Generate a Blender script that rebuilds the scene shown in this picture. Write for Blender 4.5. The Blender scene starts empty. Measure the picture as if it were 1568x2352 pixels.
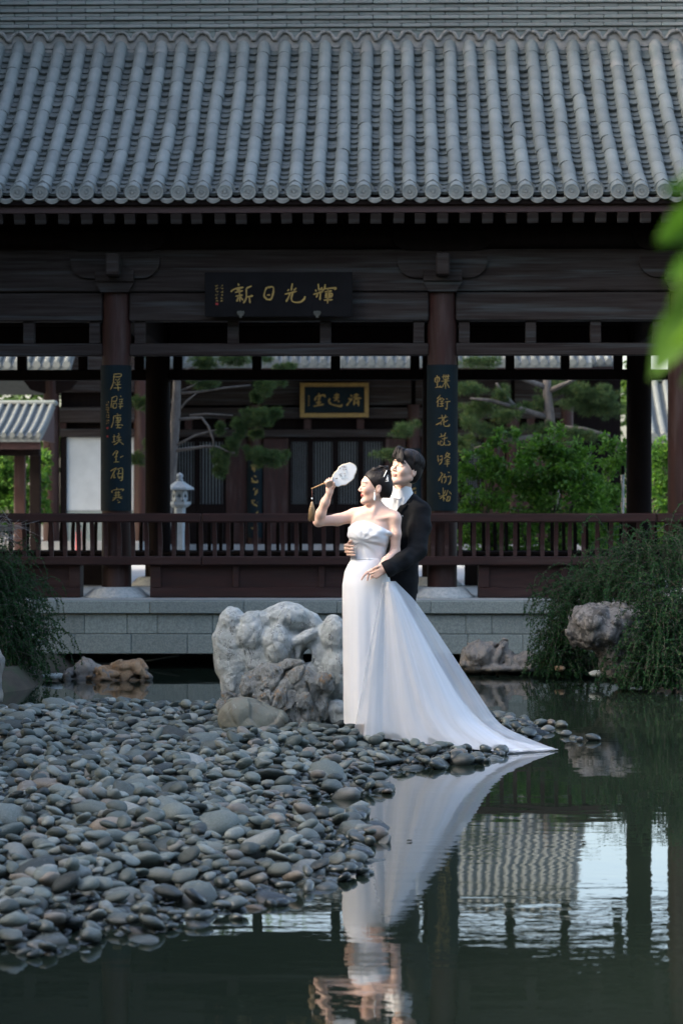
import bpy, math, random
import numpy as np
from mathutils import Vector, Matrix
R = math.radians
scene = bpy.context.scene
col = scene.collection

# ------------------------------------------------------------------ camera
PW, PH = 1568.0, 2352.0            # measuring grid laid over the photograph
FP = 5553.0                        # focal length in that grid (85 mm on a 24 mm wide frame)
CAMZ = 1.486                       # metres above the water
YAW = math.atan(116 / FP)          # camera turned a little left of the facade normal
PIT = math.atan(14 / FP)
cam_data = bpy.data.cameras.new("camera")
cam = bpy.data.objects.new("camera", cam_data)
col.objects.link(cam)
cam.location = (0, 0, CAMZ)
cam.rotation_euler = (R(90) + PIT, 0, YAW)
cam_data.sensor_fit = 'HORIZONTAL'
cam_data.sensor_width = 24.0
cam_data.lens = 85.0
cam_data.clip_start = 0.1
cam_data.clip_end = 2000
cam_data.dof.use_dof = True
cam_data.dof.focus_distance = 15.4
cam_data.dof.aperture_fstop = 4.5
scene.camera = cam

# ------------------------------------------------------------------ light
SUN_EL, SUN_BEHIND = R(33), R(-15)     # sun from the left, a little on the camera's side
SUN_DIR = Vector((-math.cos(SUN_EL) * math.cos(SUN_BEHIND), math.cos(SUN_EL) * math.sin(SUN_BEHIND), math.sin(SUN_EL)))
world = bpy.data.worlds.new("World")
scene.world = world
world.use_nodes = True
nt = world.node_tree
nt.nodes.clear()
wo = nt.nodes.new('ShaderNodeOutputWorld')
bg = nt.nodes.new('ShaderNodeBackground')
sk = nt.nodes.new('ShaderNodeTexSky')
sk.sky_type = 'NISHITA'
sk.sun_disc = False
sk.sun_elevation = SUN_EL
sk.sun_rotation = math.atan2(SUN_DIR.x, SUN_DIR.y)
sk.air_density = 1.0
sk.dust_density = 4.6
sk.ozone_density = 0.6
bg.inputs['Strength'].default_value = 0.13
nt.links.new(sk.outputs[0], bg.inputs[0])
nt.links.new(bg.outputs[0], wo.inputs[0])
sun_data = bpy.data.lights.new("sun", 'SUN')
sun_data.energy = 1.5
sun_data.angle = R(5.0)
sun_data.color = (1.0, 0.9, 0.78)
sun = bpy.data.objects.new("sun", sun_data)
col.objects.link(sun)
sun.rotation_euler = (-SUN_DIR).to_track_quat('-Z', 'Y').to_euler()
vs = scene.view_settings
vs.view_transform = 'Standard'
vs.look = 'None'
vs.exposure = 2.42
vs.gamma = 1.0
vs.use_curve_mapping = False
scene.cycles.max_bounces = 8
scene.cycles.transparent_max_bounces = 24
scene.cycles.use_denoising = True

# ------------------------------------------------------------------ pixel -> place
_cy, _sy, _cp, _sp = math.cos(YAW), math.sin(YAW), math.cos(PIT), math.sin(PIT)
_RT = Vector((_cy, _sy, 0)); _FW = Vector((-_sy * _cp, _cy * _cp, _sp)); _UP = _RT.cross(_FW)
def at(px, py, Y):
    """point of the photograph's grid at depth Y (metres from the camera along the facade normal)"""
    d = _FW + _RT * ((px - PW / 2) / FP) + _UP * ((PH / 2 - py) / FP)
    t = Y / d.y
    return Vector((0, 0, CAMZ)) + d * t
def on_z(px, py, z=0.0):
    d = _FW + _RT * ((px - PW / 2) / FP) + _UP * ((PH / 2 - py) / FP)
    t = (z - CAMZ) / d.z
    return Vector((0, 0, CAMZ)) + d * t
def ax(px, Y): return at(px, 1190, Y).x
def az(py, Y): return at(784, py, Y).z

# ------------------------------------------------------------------ objects
def T(v): return Matrix.Translation(Vector(v))
def tag(o, label=None, cat=None, group=None, kind=None):
    if label: o['label'] = label
    if cat: o['category'] = cat
    if group: o['group'] = group
    if kind: o['kind'] = kind
    return o
def thing(name, loc, label, cat, group=None):
    o = bpy.data.objects.new(name, None)
    o.empty_display_size = 0.1
    o.location = loc
    col.objects.link(o)
    return tag(o, label, cat, group)
def adopt(o, parent):
    if parent is not None:
        o.parent = parent
        if parent.type == 'EMPTY':
            o.matrix_parent_inverse = T(-Vector(parent.location))
    return o
def obj(name, me, mat=None, parent=None, loc=None, rot=None):
    o = bpy.data.objects.new(name, me)
    if mat is not None and len(me.materials) == 0: me.materials.append(mat)
    if loc is not None: o.location = loc
    if rot is not None: o.rotation_euler = rot
    col.objects.link(o)
    return adopt(o, parent)
def npmesh(name, v, f, smooth=False, mat=None, uv=None, colr=None):
    """mesh from numpy vertices and equal-length faces"""
    v = np.asarray(v, dtype=np.float32); f = np.asarray(f, dtype=np.int32)
    me = bpy.data.meshes.new(name)
    n = f.shape[1]
    me.vertices.add(len(v)); me.vertices.foreach_set('co', v.ravel())
    me.loops.add(f.size); me.loops.foreach_set('vertex_index', f.ravel())
    me.polygons.add(len(f))
    me.polygons.foreach_set('loop_start', np.arange(0, f.size, n, dtype=np.int32))
    me.polygons.foreach_set('use_smooth', np.full(len(f), smooth))
    if uv is not None:
        l = me.uv_layers.new(name='UVMap'); l.data.foreach_set('uv', np.asarray(uv, np.float32)[f.ravel()].ravel())
    if colr is not None:
        a = me.color_attributes.new('Col', 'FLOAT_COLOR', 'POINT')
        c = np.ones((len(v), 4), np.float32); c[:, :3] = colr; a.data.foreach_set('color', c.ravel())
    me.update(calc_edges=True); me.validate()
    if mat: me.materials.append(mat)
    return me

class MB:
    """collects shapes, builds one mesh"""
    def __init__(s): s.v = []; s.f = []; s.sm = []
    def add(s, v, f, smooth=False):
        n = len(s.v); s.v += [tuple(p) for p in v]; s.f += [tuple(i + n for i in q) for q in f]; s.sm += [smooth] * len(f); return s
    def box(s, x0, x1, y0, y1, z0, z1, c=0.0, m=None):
        x0, x1 = min(x0, x1), max(x0, x1); y0, y1 = min(y0, y1), max(y0, y1); z0, z1 = min(z0, z1), max(z0, z1)
        if c <= 0:
            v = [(x0,y0,z0),(x1,y0,z0),(x1,y1,z0),(x0,y1,z0),(x0,y0,z1),(x1,y0,z1),(x1,y1,z1),(x0,y1,z1)]
            f = [(0,3,2,1),(4,5,6,7),(0,1,5,4),(1,2,6,5),(2,3,7,6),(3,0,4,7)]
        else:
            c = min(c, (x1-x0)*.45, (y1-y0)*.45, (z1-z0)*.45)
            v = []; idx = {}
            for i, X in ((0, x0), (1, x1)):
                for j, Y in ((0, y0), (1, y1)):
                    for k, Z in ((0, z0), (1, z1)):
                        dx, dy, dz = c*(1-2*i), c*(1-2*j), c*(1-2*k)
                        idx[i,j,k,0] = len(v); v.append((X, Y+dy, Z+dz))
                        idx[i,j,k,1] = len(v); v.append((X+dx, Y, Z+dz))
                        idx[i,j,k,2] = len(v); v.append((X+dx, Y+dy, Z))
            f = []
            q = lambda *a: f.append(tuple(idx[t] for t in a))
            for e in (0, 1):
                q((e,0,0,0),(e,1,0,0),(e,1,1,0),(e,0,1,0)); q((0,e,0,1),(1,e,0,1),(1,e,1,1),(0,e,1,1)); q((0,0,e,2),(1,0,e,2),(1,1,e,2),(0,1,e,2))
                for g in (0, 1):
                    q((e,g,0,0),(e,g,1,0),(e,g,1,1),(e,g,0,1)); q((e,0,g,0),(e,1,g,0),(e,1,g,2),(e,0,g,2)); q((0,e,g,1),(1,e,g,1),(1,e,g,2),(0,e,g,2))
                    for h in (0, 1): q((e,g,h,0),(e,g,h,1),(e,g,h,2))
        if m is not None: v = [m @ Vector(p) for p in v]
        return s.add(v, f)
    def prism(s, poly, y0, y1, axis='y'):
        """poly of (x,z) pushed from y0 to y1"""
        n = len(poly)
        if axis == 'y': v = [(a, y0, b) for a, b in poly] + [(a, y1, b) for a, b in poly]
        elif axis == 'x': v = [(y0, a, b) for a, b in poly] + [(y1, a, b) for a, b in poly]
        else: v = [(a, b, y0) for a, b in poly] + [(a, b, y1) for a, b in poly]
        f = [tuple(range(n)), tuple(range(2*n-1, n-1, -1))] + [(i, i+n, (i+1) % n + n, (i+1) % n) for i in range(n)]
        return s.add(v, f)
    def lathe(s, prof, cx, cy, n=24, smooth=True, cap=True):
        v = []; f = []
        for r, z in prof:
            for i in range(n):
                a = 2*math.pi*i/n; v.append((cx + r*math.cos(a), cy + r*math.sin(a), z))
        m = len(prof)
        for k in range(m-1):
            for i in range(n): f.append((k*n+i, k*n+(i+1) % n, (k+1)*n+(i+1) % n, (k+1)*n+i))
        s.add(v, f, smooth)
        if cap:
            s.add([v[i] for i in range(n)], [tuple(range(n-1, -1, -1))]); s.add([v[(m-1)*n+i] for i in range(n)], [tuple(range(n))])
        return s
    def tube(s, path, rad, n=8, smooth=True, flat=None):
        P = [Vector(p) for p in path]; m = len(P)
        if not hasattr(rad, '__len__'): rad = [rad]*m
        v = []; f = []; prev = None
        for k in range(m):
            t = (P[min(k+1, m-1)] - P[max(k-1, 0)])
            t = t.normalized() if t.length > 1e-9 else Vector((0, 0, 1))
            if prev is None:
                a = Vector((0, 0, 1)) if abs(t.z) < .9 else Vector((1, 0, 0)); u = t.cross(a).normalized()
            else:
                u = (prev - t*prev.dot(t)).normalized()
            prev = u; w = t.cross(u)
            for i in range(n):
                an = 2*math.pi*i/n; v.append(P[k] + (u*math.cos(an) + w*math.sin(an)*(flat or 1))*rad[k])
        for k in range(m-1):
            for i in range(n): f.append((k*n+i, k*n+(i+1) % n, (k+1)*n+(i+1) % n, (k+1)*n+i))
        f.append(tuple(range(n-1, -1, -1))); f.append(tuple((m-1)*n+i for i in range(n)))
        return s.add(v, f, smooth)
    def ball(s, c, r, n=10, m=6):
        c = Vector(c); r = Vector(r) if hasattr(r, '__len__') else Vector((r, r, r))
        v = [c + Vector((0, 0, -r.z))]; f = []
        for k in range(1, m):
            th = math.pi*k/m - math.pi/2
            for i in range(n):
                a = 2*math.pi*i/n; v.append(c + Vector((r.x*math.cos(th)*math.cos(a), r.y*math.cos(th)*math.sin(a), r.z*math.sin(th))))
        v.append(c + Vector((0, 0, r.z)))
        for i in range(n): f.append((0, 1+(i+1) % n, 1+i))
        for k in range(m-2):
            for i in range(n): f.append((1+k*n+i, 1+k*n+(i+1) % n, 1+(k+1)*n+(i+1) % n, 1+(k+1)*n+i))
        b = 1+(m-2)*n
        for i in range(n): f.append((b+i, b+(i+1) % n, len(v)-1))
        return s.add(v, f, True)
    def mesh(s, name, mat=None):
        me = bpy.data.meshes.new(name); me.from_pydata(s.v, [], s.f)
        me.polygons.foreach_set('use_smooth', s.sm)
        if mat: me.materials.append(mat)
        me.update(); return me
    def build(s, name, mat, parent=None): return obj(name, s.mesh(name, mat), None, parent)

# ------------------------------------------------------------------ noise and implicit surfaces (numpy)
def _hash(ix, iy, iz, seed):
    h = (ix.astype(np.int64)*374761393 + iy.astype(np.int64)*668265263 + iz.astype(np.int64)*2147483647 + seed*974634777) & 0xFFFFFFFF
    h = ((h ^ (h >> 13))*1274126177) & 0xFFFFFFFF
    return ((h ^ (h >> 16)) & 0xFFFFFF).astype(np.float64)/float(0xFFFFFF)
def vnoise(p, seed=0):
    p = np.asarray(p, np.float64); i = np.floor(p).astype(np.int64); f = p - i; u = f*f*(3-2*f)
    r = 0
    for a in (0, 1):
        wx = u[..., 0] if a else 1-u[..., 0]
        for b in (0, 1):
            wy = u[..., 1] if b else 1-u[..., 1]
            for c in (0, 1):
                wz = u[..., 2] if c else 1-u[..., 2]
                r = r + wx*wy*wz*_hash(i[..., 0]+a, i[..., 1]+b, i[..., 2]+c, seed)
    return r*2-1
def fbm(p, oct=4, seed=0, gain=.5):
    r = 0; a = 1; p = np.asarray(p, np.float64)
    for o in range(oct): r = r + a*vnoise(p*2**o, seed+o*17); a *= gain
    return r
def ridged(p, oct=4, seed=0):
    r = 0; a = 1; p = np.asarray(p, np.float64)
    for o in range(oct): r = r + a*(1-np.abs(vnoise(p*2**o, seed+o*31))*2); a *= .5
    return r
def worley(p, seed=0):
    p = np.asarray(p, np.float64); i = np.floor(p).astype(np.int64)
    d1 = np.full(p.shape[:-1], 9.); d2 = d1.copy(); ID = d1*0; OFF = p*0
    for a in (-1, 0, 1):
        for b in (-1, 0, 1):
            for c in (-1, 0, 1):
                j = i + np.array([a, b, c])
                q = np.stack([j[..., k] + _hash(j[..., 0], j[..., 1], j[..., 2], seed+k*7) for k in range(3)], -1)
                d = np.sqrt(((q-p)**2).sum(-1))
                w_ = d < d1; ID = np.where(w_, _hash(j[..., 0], j[..., 1], j[..., 2], seed+77), ID); OFF = np.where(w_[..., None], p-q, OFF)
                n1 = np.minimum(d1, d); d2 = np.minimum(np.maximum(d1, d), d2); d1 = n1
    return d1, d2, ID, OFF

class Field:
    """signed-distance grid with soft unions, meshed by surface nets"""
    def __init__(s, lo, hi, h):
        s.lo = np.array(lo, float); s.h = h
        s.n = np.ceil((np.array(hi, float)-s.lo)/h).astype(int)+1
        s.g = np.full(tuple(s.n), 1.0, np.float32)
    def _box(s, lo, hi):
        a = np.clip(np.floor((np.array(lo)-s.lo)/s.h).astype(int), 0, s.n-1); b = np.clip(np.ceil((np.array(hi)-s.lo)/s.h).astype(int)+1, 1, s.n)
        sl = tuple(slice(a[k], b[k]) for k in range(3))
        axs = [s.lo[k] + s.h*np.arange(a[k], b[k]) for k in range(3)]
        return sl, np.stack(np.meshgrid(*axs, indexing='ij'), -1)
    def _mix(s, sl, d, k, sub):
        a = s.g[sl]
        if d.size == 0: return
        if sub:
            d = -d
            if k <= 0: s.g[sl] = np.maximum(a, d); return
            h = np.clip(.5+.5*(a-d)/k, 0, 1); s.g[sl] = d*(1-h)+a*h + k*h*(1-h)
        else:
            if k <= 0: s.g[sl] = np.minimum(a, d); return
            h = np.clip(.5+.5*(d-a)/k, 0, 1); s.g[sl] = d*(1-h)+a*h - k*h*(1-h)
    def cap(s, a, b, ra, rb=None, k=.02, sub=False):
        a = np.array(a, float); b = np.array(b, float); rb = ra if rb is None else rb
        m = max(ra, rb)+k*1.5+4*s.h
        sl, p = s._box(np.minimum(a, b)-m, np.maximum(a, b)+m)
        ab = b-a; t = np.clip(((p-a)@ab)/max(ab@ab, 1e-9), 0, 1)
        d = np.sqrt(((p-a-t[..., None]*ab)**2).sum(-1)) - (ra+(rb-ra)*t)
        s._mix(sl, d, k, sub); return s
    def chain(s, pts, rad, k=.015):
        for i in range(len(pts)-1): s.cap(pts[i], pts[i+1], rad[i], rad[i+1], k)
        return s
    def ell(s, c, r, rot=None, k=.02, sub=False):
        c = np.array(c, float); r = np.array(r, float); m = r.max()+k*1.5+4*s.h
        sl, p = s._box(c-m, c+m); q = p-c
        if rot is not None: q = q@np.array(rot)            # columns of rot are the local axes
        k0 = np.sqrt(((q/r)**2).sum(-1)); k1 = np.sqrt(((q/r**2)**2).sum(-1))+1e-9
        s._mix(sl, k0*(k0-1)/k1, k, sub); return s
    def points(s):
        axs = [s.lo[k]+s.h*np.arange(s.n[k]) for k in range(3)]
        return np.stack(np.meshgrid(*axs, indexing='ij'), -1)
    def net(s):
        g = s.g; pos = g < 0
        c = [pos[i:g.shape[0]-1+i, j:g.shape[1]-1+j, k:g.shape[2]-1+k] for i in (0, 1) for j in (0, 1) for k in (0, 1)]
        anyc = c[0].copy(); allc = c[0].copy()
        for q in c[1:]: anyc |= q; allc &= q
        I = np.argwhere(anyc & ~allc)
        ids = np.full(np.array(g.shape)-1, -1, np.int64); ids[tuple(I.T)] = np.arange(len(I))
        corner = np.array([(i, j, k) for i in (0, 1) for j in (0, 1) for k in (0, 1)])
        val = np.stack([g[tuple((I+q).T)] for q in corner], 1).astype(float)
        acc = np.zeros((len(I), 3)); cnt = np.zeros(len(I))
        for a in range(8):
            for b in range(a+1, 8):
                if np.abs(corner[a]-corner[b]).sum() != 1: continue
                x = (val[:, a] < 0) != (val[:, b] < 0)
                t = val[:, a]/(val[:, a]-val[:, b]+1e-12)
                acc += np.where(x[:, None], corner[a]+t[:, None]*(corner[b]-corner[a]), 0); cnt += x
        V = s.lo + s.h*(I + acc/cnt[:, None])
        F = []
        for axn in range(3):
            u, w = [(1, 2), (2, 0), (0, 1)][axn]
            sh = list(g.shape); sh[axn] -= 1
            A = pos[tuple(slice(0, sh[k]) for k in range(3))]
            B = pos[tuple(slice(1, None) if k == axn else slice(0, sh[k]) for k in range(3))]
            E = np.argwhere(A != B)
            E = E[(E[:, u] > 0) & (E[:, w] > 0) & (E[:, u] < g.shape[u]-1) & (E[:, w] < g.shape[w]-1)]
            e = np.zeros(3, int)
            def idx(du, dw):
                q = E.copy(); q[:, u] += du; q[:, w] += dw; return ids[tuple(q.T)]
            quad = np.stack([idx(-1, -1), idx(0, -1), idx(0, 0), idx(-1, 0)], 1)
            flip = ~A[tuple(E.T)]
            quad[flip] = quad[flip][:, ::-1]
            F.append(quad)
        F = np.concatenate(F); F = F[(F >= 0).all(1)]
        return V, F
def relax(V, F, it=2, lam=.5):
    a = np.concatenate([F[:, 0], F[:, 1], F[:, 2], F[:, 3]]); b = np.concatenate([F[:, 1], F[:, 2], F[:, 3], F[:, 0]])
    i = np.concatenate([a, b]); j = np.concatenate([b, a]); n = np.bincount(i, minlength=len(V))[:, None]+1e-9
    for _ in range(it):
        s = np.stack([np.bincount(i, V[j, k], len(V)) for k in range(3)], 1)
        V = V + lam*(s/n-V)
    return V

# ------------------------------------------------------------------ materials
def _new(name):
    m = bpy.data.materials.new(name); m.use_nodes = True
    n = m.node_tree.nodes; n.clear()
    o = n.new('ShaderNodeOutputMaterial'); p = n.new('ShaderNodeBsdfPrincipled')
    m.node_tree.links.new(p.outputs[0], o.inputs[0])
    return m, m.node_tree, p
def _nz(t, scale, detail=4, stretch=None, rough=.6, coord='Object', dist=0.):
    tc = t.nodes.new('ShaderNodeTexCoord'); mp = t.nodes.new('ShaderNodeMapping'); nz = t.nodes.new('ShaderNodeTexNoise')
    t.links.new(tc.outputs[coord], mp.inputs[0]); t.links.new(mp.outputs[0], nz.inputs['Vector'])
    if stretch: mp.inputs['Scale'].default_value = stretch
    nz.inputs['Scale'].default_value = scale; nz.inputs['Detail'].default_value = detail; nz.inputs['Roughness'].default_value = rough
    nz.inputs['Distortion'].default_value = dist
    return nz.outputs[0]
def _ramp(t, fac, stops):
    r = t.nodes.new('ShaderNodeValToRGB'); e = r.color_ramp.elements
    while len(e) < len(stops): e.new(.5)
    for k, (p, c) in enumerate(stops): e[k].position = p; e[k].color = (*c, 1) if hasattr(c, '__len__') else (c, c, c, 1)
    t.links.new(fac, r.inputs[0]); return r.outputs[0]
def _mixc(t, fac, a, b, mode='MIX'):
    m = t.nodes.new('ShaderNodeMix'); m.data_type = 'RGBA'; m.blend_type = mode
    for s, v in ((m.inputs[0], fac), (m.inputs[6], a), (m.inputs[7], b)):
        if hasattr(v, 'is_linked'): t.links.new(v, s)
        elif hasattr(v, '__len__'): s.default_value = (*v, 1)
        else: s.default_value = v
    return m.outputs[2]
def _math(t, op, a, b=None, clamp=False):
    m = t.nodes.new('ShaderNodeMath'); m.operation = op; m.use_clamp = clamp
    for s, v in ((m.inputs[0], a), (m.inputs[1], b)):
        if v is None: continue
        if hasattr(v, 'is_linked'): t.links.new(v, s)
        else: s.default_value = v
    return m.outputs[0]
def _rand(t):
    """0..1, different for every object and every loose piece"""
    g = t.nodes.new('ShaderNodeNewGeometry'); o = t.nodes.new('ShaderNodeObjectInfo')
    return _math(t, 'FRACT', _math(t, 'ADD', g.outputs['Random Per Island'], o.outputs['Random']))
def _bump(t, p, h, strength=.3, dist=.02):
    b = t.nodes.new('ShaderNodeBump'); b.inputs['Strength'].default_value = strength; b.inputs['Distance'].default_value = dist
    t.links.new(h, b.inputs['Height']); t.links.new(b.outputs[0], p.inputs['Normal']); return b
def pmat(name, c1, c2=None, scale=6, rough=.7, bump=0., bscale=None, stretch=None, vary=0., c3=None, spec=.4, metal=0., lo=.35, hi=.65, detail=5, bdist=.01, sheen=0.):
    m, t, p = _new(name)
    c = None
    if c2 is not None:
        c = _mixc(t, _ramp(t, _nz(t, scale, detail, stretch), [(lo, 0.), (hi, 1.)]), c1, c2)
    if c3 is not None:
        c = _mixc(t, _ramp(t, _nz(t, scale*.31+.7, 5, stretch), [(.52, 0.), (.68, 1.)]), c, c3)
    if vary:
        r = _rand(t); v = _math(t, 'ADD', _math(t, 'MULTIPLY', r, 2*vary), 1-vary)
        hs = t.nodes.new('ShaderNodeHueSaturation')
        if c is None: hs.inputs['Color'].default_value = (*c1, 1)
        else: t.links.new(c, hs.inputs['Color'])
        t.links.new(v, hs.inputs['Value']); c = hs.outputs[0]
    if c is None: p.inputs['Base Color'].default_value = (*c1, 1)
    else: t.links.new(c, p.inputs['Base Color'])
    p.inputs['Roughness'].default_value = rough; p.inputs['Specular IOR Level'].default_value = spec; p.inputs['Metallic'].default_value = metal
    if sheen: p.inputs['Sheen Weight'].default_value = sheen
    if bump: _bump(t, p, _nz(t, bscale or scale*2, 6, stretch), bump, bdist)
    return m
def leafmat(name, c1, c2, trans=.35, rough=.55, c3=None):
    m, t, p = _new(name)
    r = _rand(t); stops = [(.0, c1), (.75, c2)] + ([(.93, c2), (1., c3)] if c3 else [])
    c = _ramp(t, r, stops)
    t.links.new(c, p.inputs['Base Color']); p.inputs['Roughness'].default_value = rough; p.inputs['Specular IOR Level'].default_value = .12
    tr = t.nodes.new('ShaderNodeBsdfTranslucent'); mx = t.nodes.new('ShaderNodeMixShader'); mx.inputs[0].default_value = trans
    t.links.new(_mixc(t, 1., c, (1.25, 1.3, .5), 'MULTIPLY'), tr.inputs[0])
    t.links.new(p.outputs[0], mx.inputs[1]); t.links.new(tr.outputs[0], mx.inputs[2])
    t.links.new(mx.outputs[0], t.nodes['Material Output'].inputs[0])
    return m
M = {}
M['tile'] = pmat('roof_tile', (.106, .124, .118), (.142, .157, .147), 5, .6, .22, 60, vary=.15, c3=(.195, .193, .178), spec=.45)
M['tile_dark'] = pmat('roof_tile_dark', (.044, .055, .053), (.066, .077, .073), 8, .65, .25, 50, vary=.2)  # shade of the pan channels is put into this darker colour; collars share it
M['tile_far'] = pmat('far_roof_tile', (.075, .088, .088), (.10, .112, .11), 6, .65, .2, 40, vary=.1)  # far roofs darkened in colour, in place of shade cast on them
M['ridge'] = pmat('ridge_brick', (.122, .148, .141), (.160, .182, .171), 7, .7, .3, 60, vary=.14, c3=(.165, .165, .158))
M['mortar'] = pmat('lime_mortar', (.22, .21, .195), (.14, .145, .14), 11, .9, .5, 40)
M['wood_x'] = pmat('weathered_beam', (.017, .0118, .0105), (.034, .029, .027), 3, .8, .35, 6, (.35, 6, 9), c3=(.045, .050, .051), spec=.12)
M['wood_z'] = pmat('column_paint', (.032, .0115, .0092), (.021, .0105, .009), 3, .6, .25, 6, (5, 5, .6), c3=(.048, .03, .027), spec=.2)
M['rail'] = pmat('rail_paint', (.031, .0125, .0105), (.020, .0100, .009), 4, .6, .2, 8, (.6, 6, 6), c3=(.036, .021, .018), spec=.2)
M['dark_wood'] = pmat('dark_wood', (.006, .0042, .0042), (.009, .006, .0055), 4, .85, .2, 8, (4, 4, 1), spec=.08)  # near-black: gloom of the interior and back row is put into the colour
M['red_board'] = pmat('eave_board_paint', (.028, .007, .007), (.018, .006, .006), 5, .6, .2, 10, (.5, 5, 5))
M['granite'] = pmat('granite', (.140, .172, .160), (.215, .245, .228), 70, .75, .25, 90, vary=.13, c3=(.135, .158, .148), lo=.4, hi=.6)
M['base_stone'] = pmat('carved_stone', (.26, .285, .28), (.37, .385, .375), 30, .8, .4, 40)
M['paving'] = pmat('courtyard_paving', (.18, .19, .19), (.25, .25, .245), 4, .85, .2, 30)
M['gold'] = pmat('gold_leaf', (.30, .20, .05), (.22, .145, .04), 20, .5, .2, 40, spec=.4, metal=.2)
M['gold_frame'] = pmat('gilt_frame', (.24, .155, .035), (.18, .115, .03), 12, .5, .2, 30)
M['black_lacquer'] = pmat('black_lacquer', (.003, .003, .0035), (.005, .005, .006), 5, .7, spec=.1)
M['blue_lacquer'] = pmat('blue_black_lacquer', (.003, .009, .012), (.0045, .012, .016), 4, .65, spec=.12)
M['red_ink'] = pmat('red_seal', (.25, .01, .01), rough=.6)
M['white_wall'] = pmat('plaster_wall', (.40, .43, .44), (.34, .365, .375), 2, .9, .1, 30)
M['paper'] = pmat('window_paper', (.17, .19, .19), (.14, .16, .16), 3, .9)
M['soil'] = pmat('soil', (.035, .03, .022), (.06, .05, .035), 6, .95, .6, 20, c3=(.03, .045, .02))
# ------------------------------------------------------------------ the setting: ground, water
random.seed(4); rng = np.random.default_rng(4)
def smooth01(x): x = np.clip(x, 0, 1); return x*x*(3-2*x)
YE = 24.1                                  # eave line
YF, YB = 25.0, 29.4                        # front and back column rows
PLAT_Y = 23.8                              # front edge of the stone platform
FLOOR_Z = az(1381, PLAT_Y)
def axis(lo, hi, step, far):
    a = list(np.arange(lo, hi+1e-6, step)); s = step
    l = [lo]; h = [hi]
    while l[-1] > -far: s *= 1.5; l.append(l[-1]-s)
    s = step
    while h[-1] < far: s *= 1.5; h.append(h[-1]+s)
    return np.array(l[:0:-1]+a+h[1:])
gx, gy = axis(-9, 9, .3, 900), axis(4, 34, .3, 900)
GX, GY = np.meshgrid(gx, gy, indexing='ij')
side = np.maximum(smooth01((np.abs(GX)-6.5)/2.2), smooth01((5.6-GY)/1.5))
court = smooth01((GY-26.6)/.6)
lb = smooth01((-GX-2.75-.12*np.sin(GY*2))/.7)*smooth01((GY-19.6)/1.2)
rb = smooth01((GX-1.75-.15*np.sin(GY*3))/.9)*smooth01((GY-20.7)/1.0)
GZ = np.maximum.reduce([-.55+.85*side, -.55+1.1*court, -.55+.72*np.maximum(lb, rb)])
GZ += .02*fbm(np.stack([GX*.9, GY*.9, GX*0], -1), 3)*(np.abs(GX) < 60)
n0, n1 = len(gx), len(gy)
I = np.arange(n0*n1).reshape(n0, n1)
F = np.stack([I[:-1, :-1], I[1:, :-1], I[1:, 1:], I[:-1, 1:]], -1).reshape(-1, 4)
ground = obj('ground', npmesh('ground', np.stack([GX, GY, GZ], -1).reshape(-1, 3), F, True), M['soil'])
tag(ground, 'dark soil and grass ground around the pond', None, None, 'structure')

# water: calm, murky green
m, t, p = _new('pond_water')
p.inputs['Base Color'].default_value = (.0105, .0165, .0118, 1)
p.inputs['Roughness'].default_value = .015
p.inputs['IOR'].default_value = 1.333
tc = t.nodes.new('ShaderNodeTexCoord')
def wave(scale, sx, sy, detail=2):
    mp = t.nodes.new('ShaderNodeMapping'); mp.inputs['Scale'].default_value = (sx, sy, 1)
    nz = t.nodes.new('ShaderNodeTexNoise'); nz.inputs['Scale'].default_value = scale; nz.inputs['Detail'].default_value = detail
    t.links.new(tc.outputs['Object'], mp.inputs[0]); t.links.new(mp.outputs[0], nz.inputs['Vector']); return nz.outputs[0]
w1 = wave(1.0, 1.2, 2.4); w2 = wave(1.0, 5, 10, 3); patch = _ramp(t, wave(.35, 1, 1, 1), [(.42, .12), (.62, 1.)])
sepy = t.nodes.new('ShaderNodeSeparateXYZ'); t.links.new(tc.outputs['Object'], sepy.inputs[0])
near = t.nodes.new('ShaderNodeMapRange'); near.inputs[1].default_value = 14.0; near.inputs[2].default_value = 10.0; near.inputs[3].default_value = .35; near.inputs[4].default_value = 1.0
t.links.new(sepy.outputs[1], near.inputs[0])
amp = _math(t, 'MULTIPLY', patch, near.outputs[0])
hh = _math(t, 'ADD', _math(t, 'MULTIPLY', w1, .5), _math(t, 'MULTIPLY', _math(t, 'MULTIPLY', w2, .42), amp))
WATER_BUMP = _bump(t, p, hh, 1.0, .0030)
M['water'] = m
mb = MB(); mb.add([(-40, -40, 0), (40, -40, 0), (40, 27.6, 0), (-40, 27.6, 0)], [(0, 1, 2, 3)])
tag(mb.build('water', M['water']), 'calm dark green pond water', None, None, 'structure')

# courtyard behind the pavilion
mb = MB(); mb.box(-45, 45, 29.9, 110, .3, .600)
tag(mb.build('courtyard', M['paving']), 'pale paved courtyard behind the pavilion', None, None, 'structure')

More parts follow.
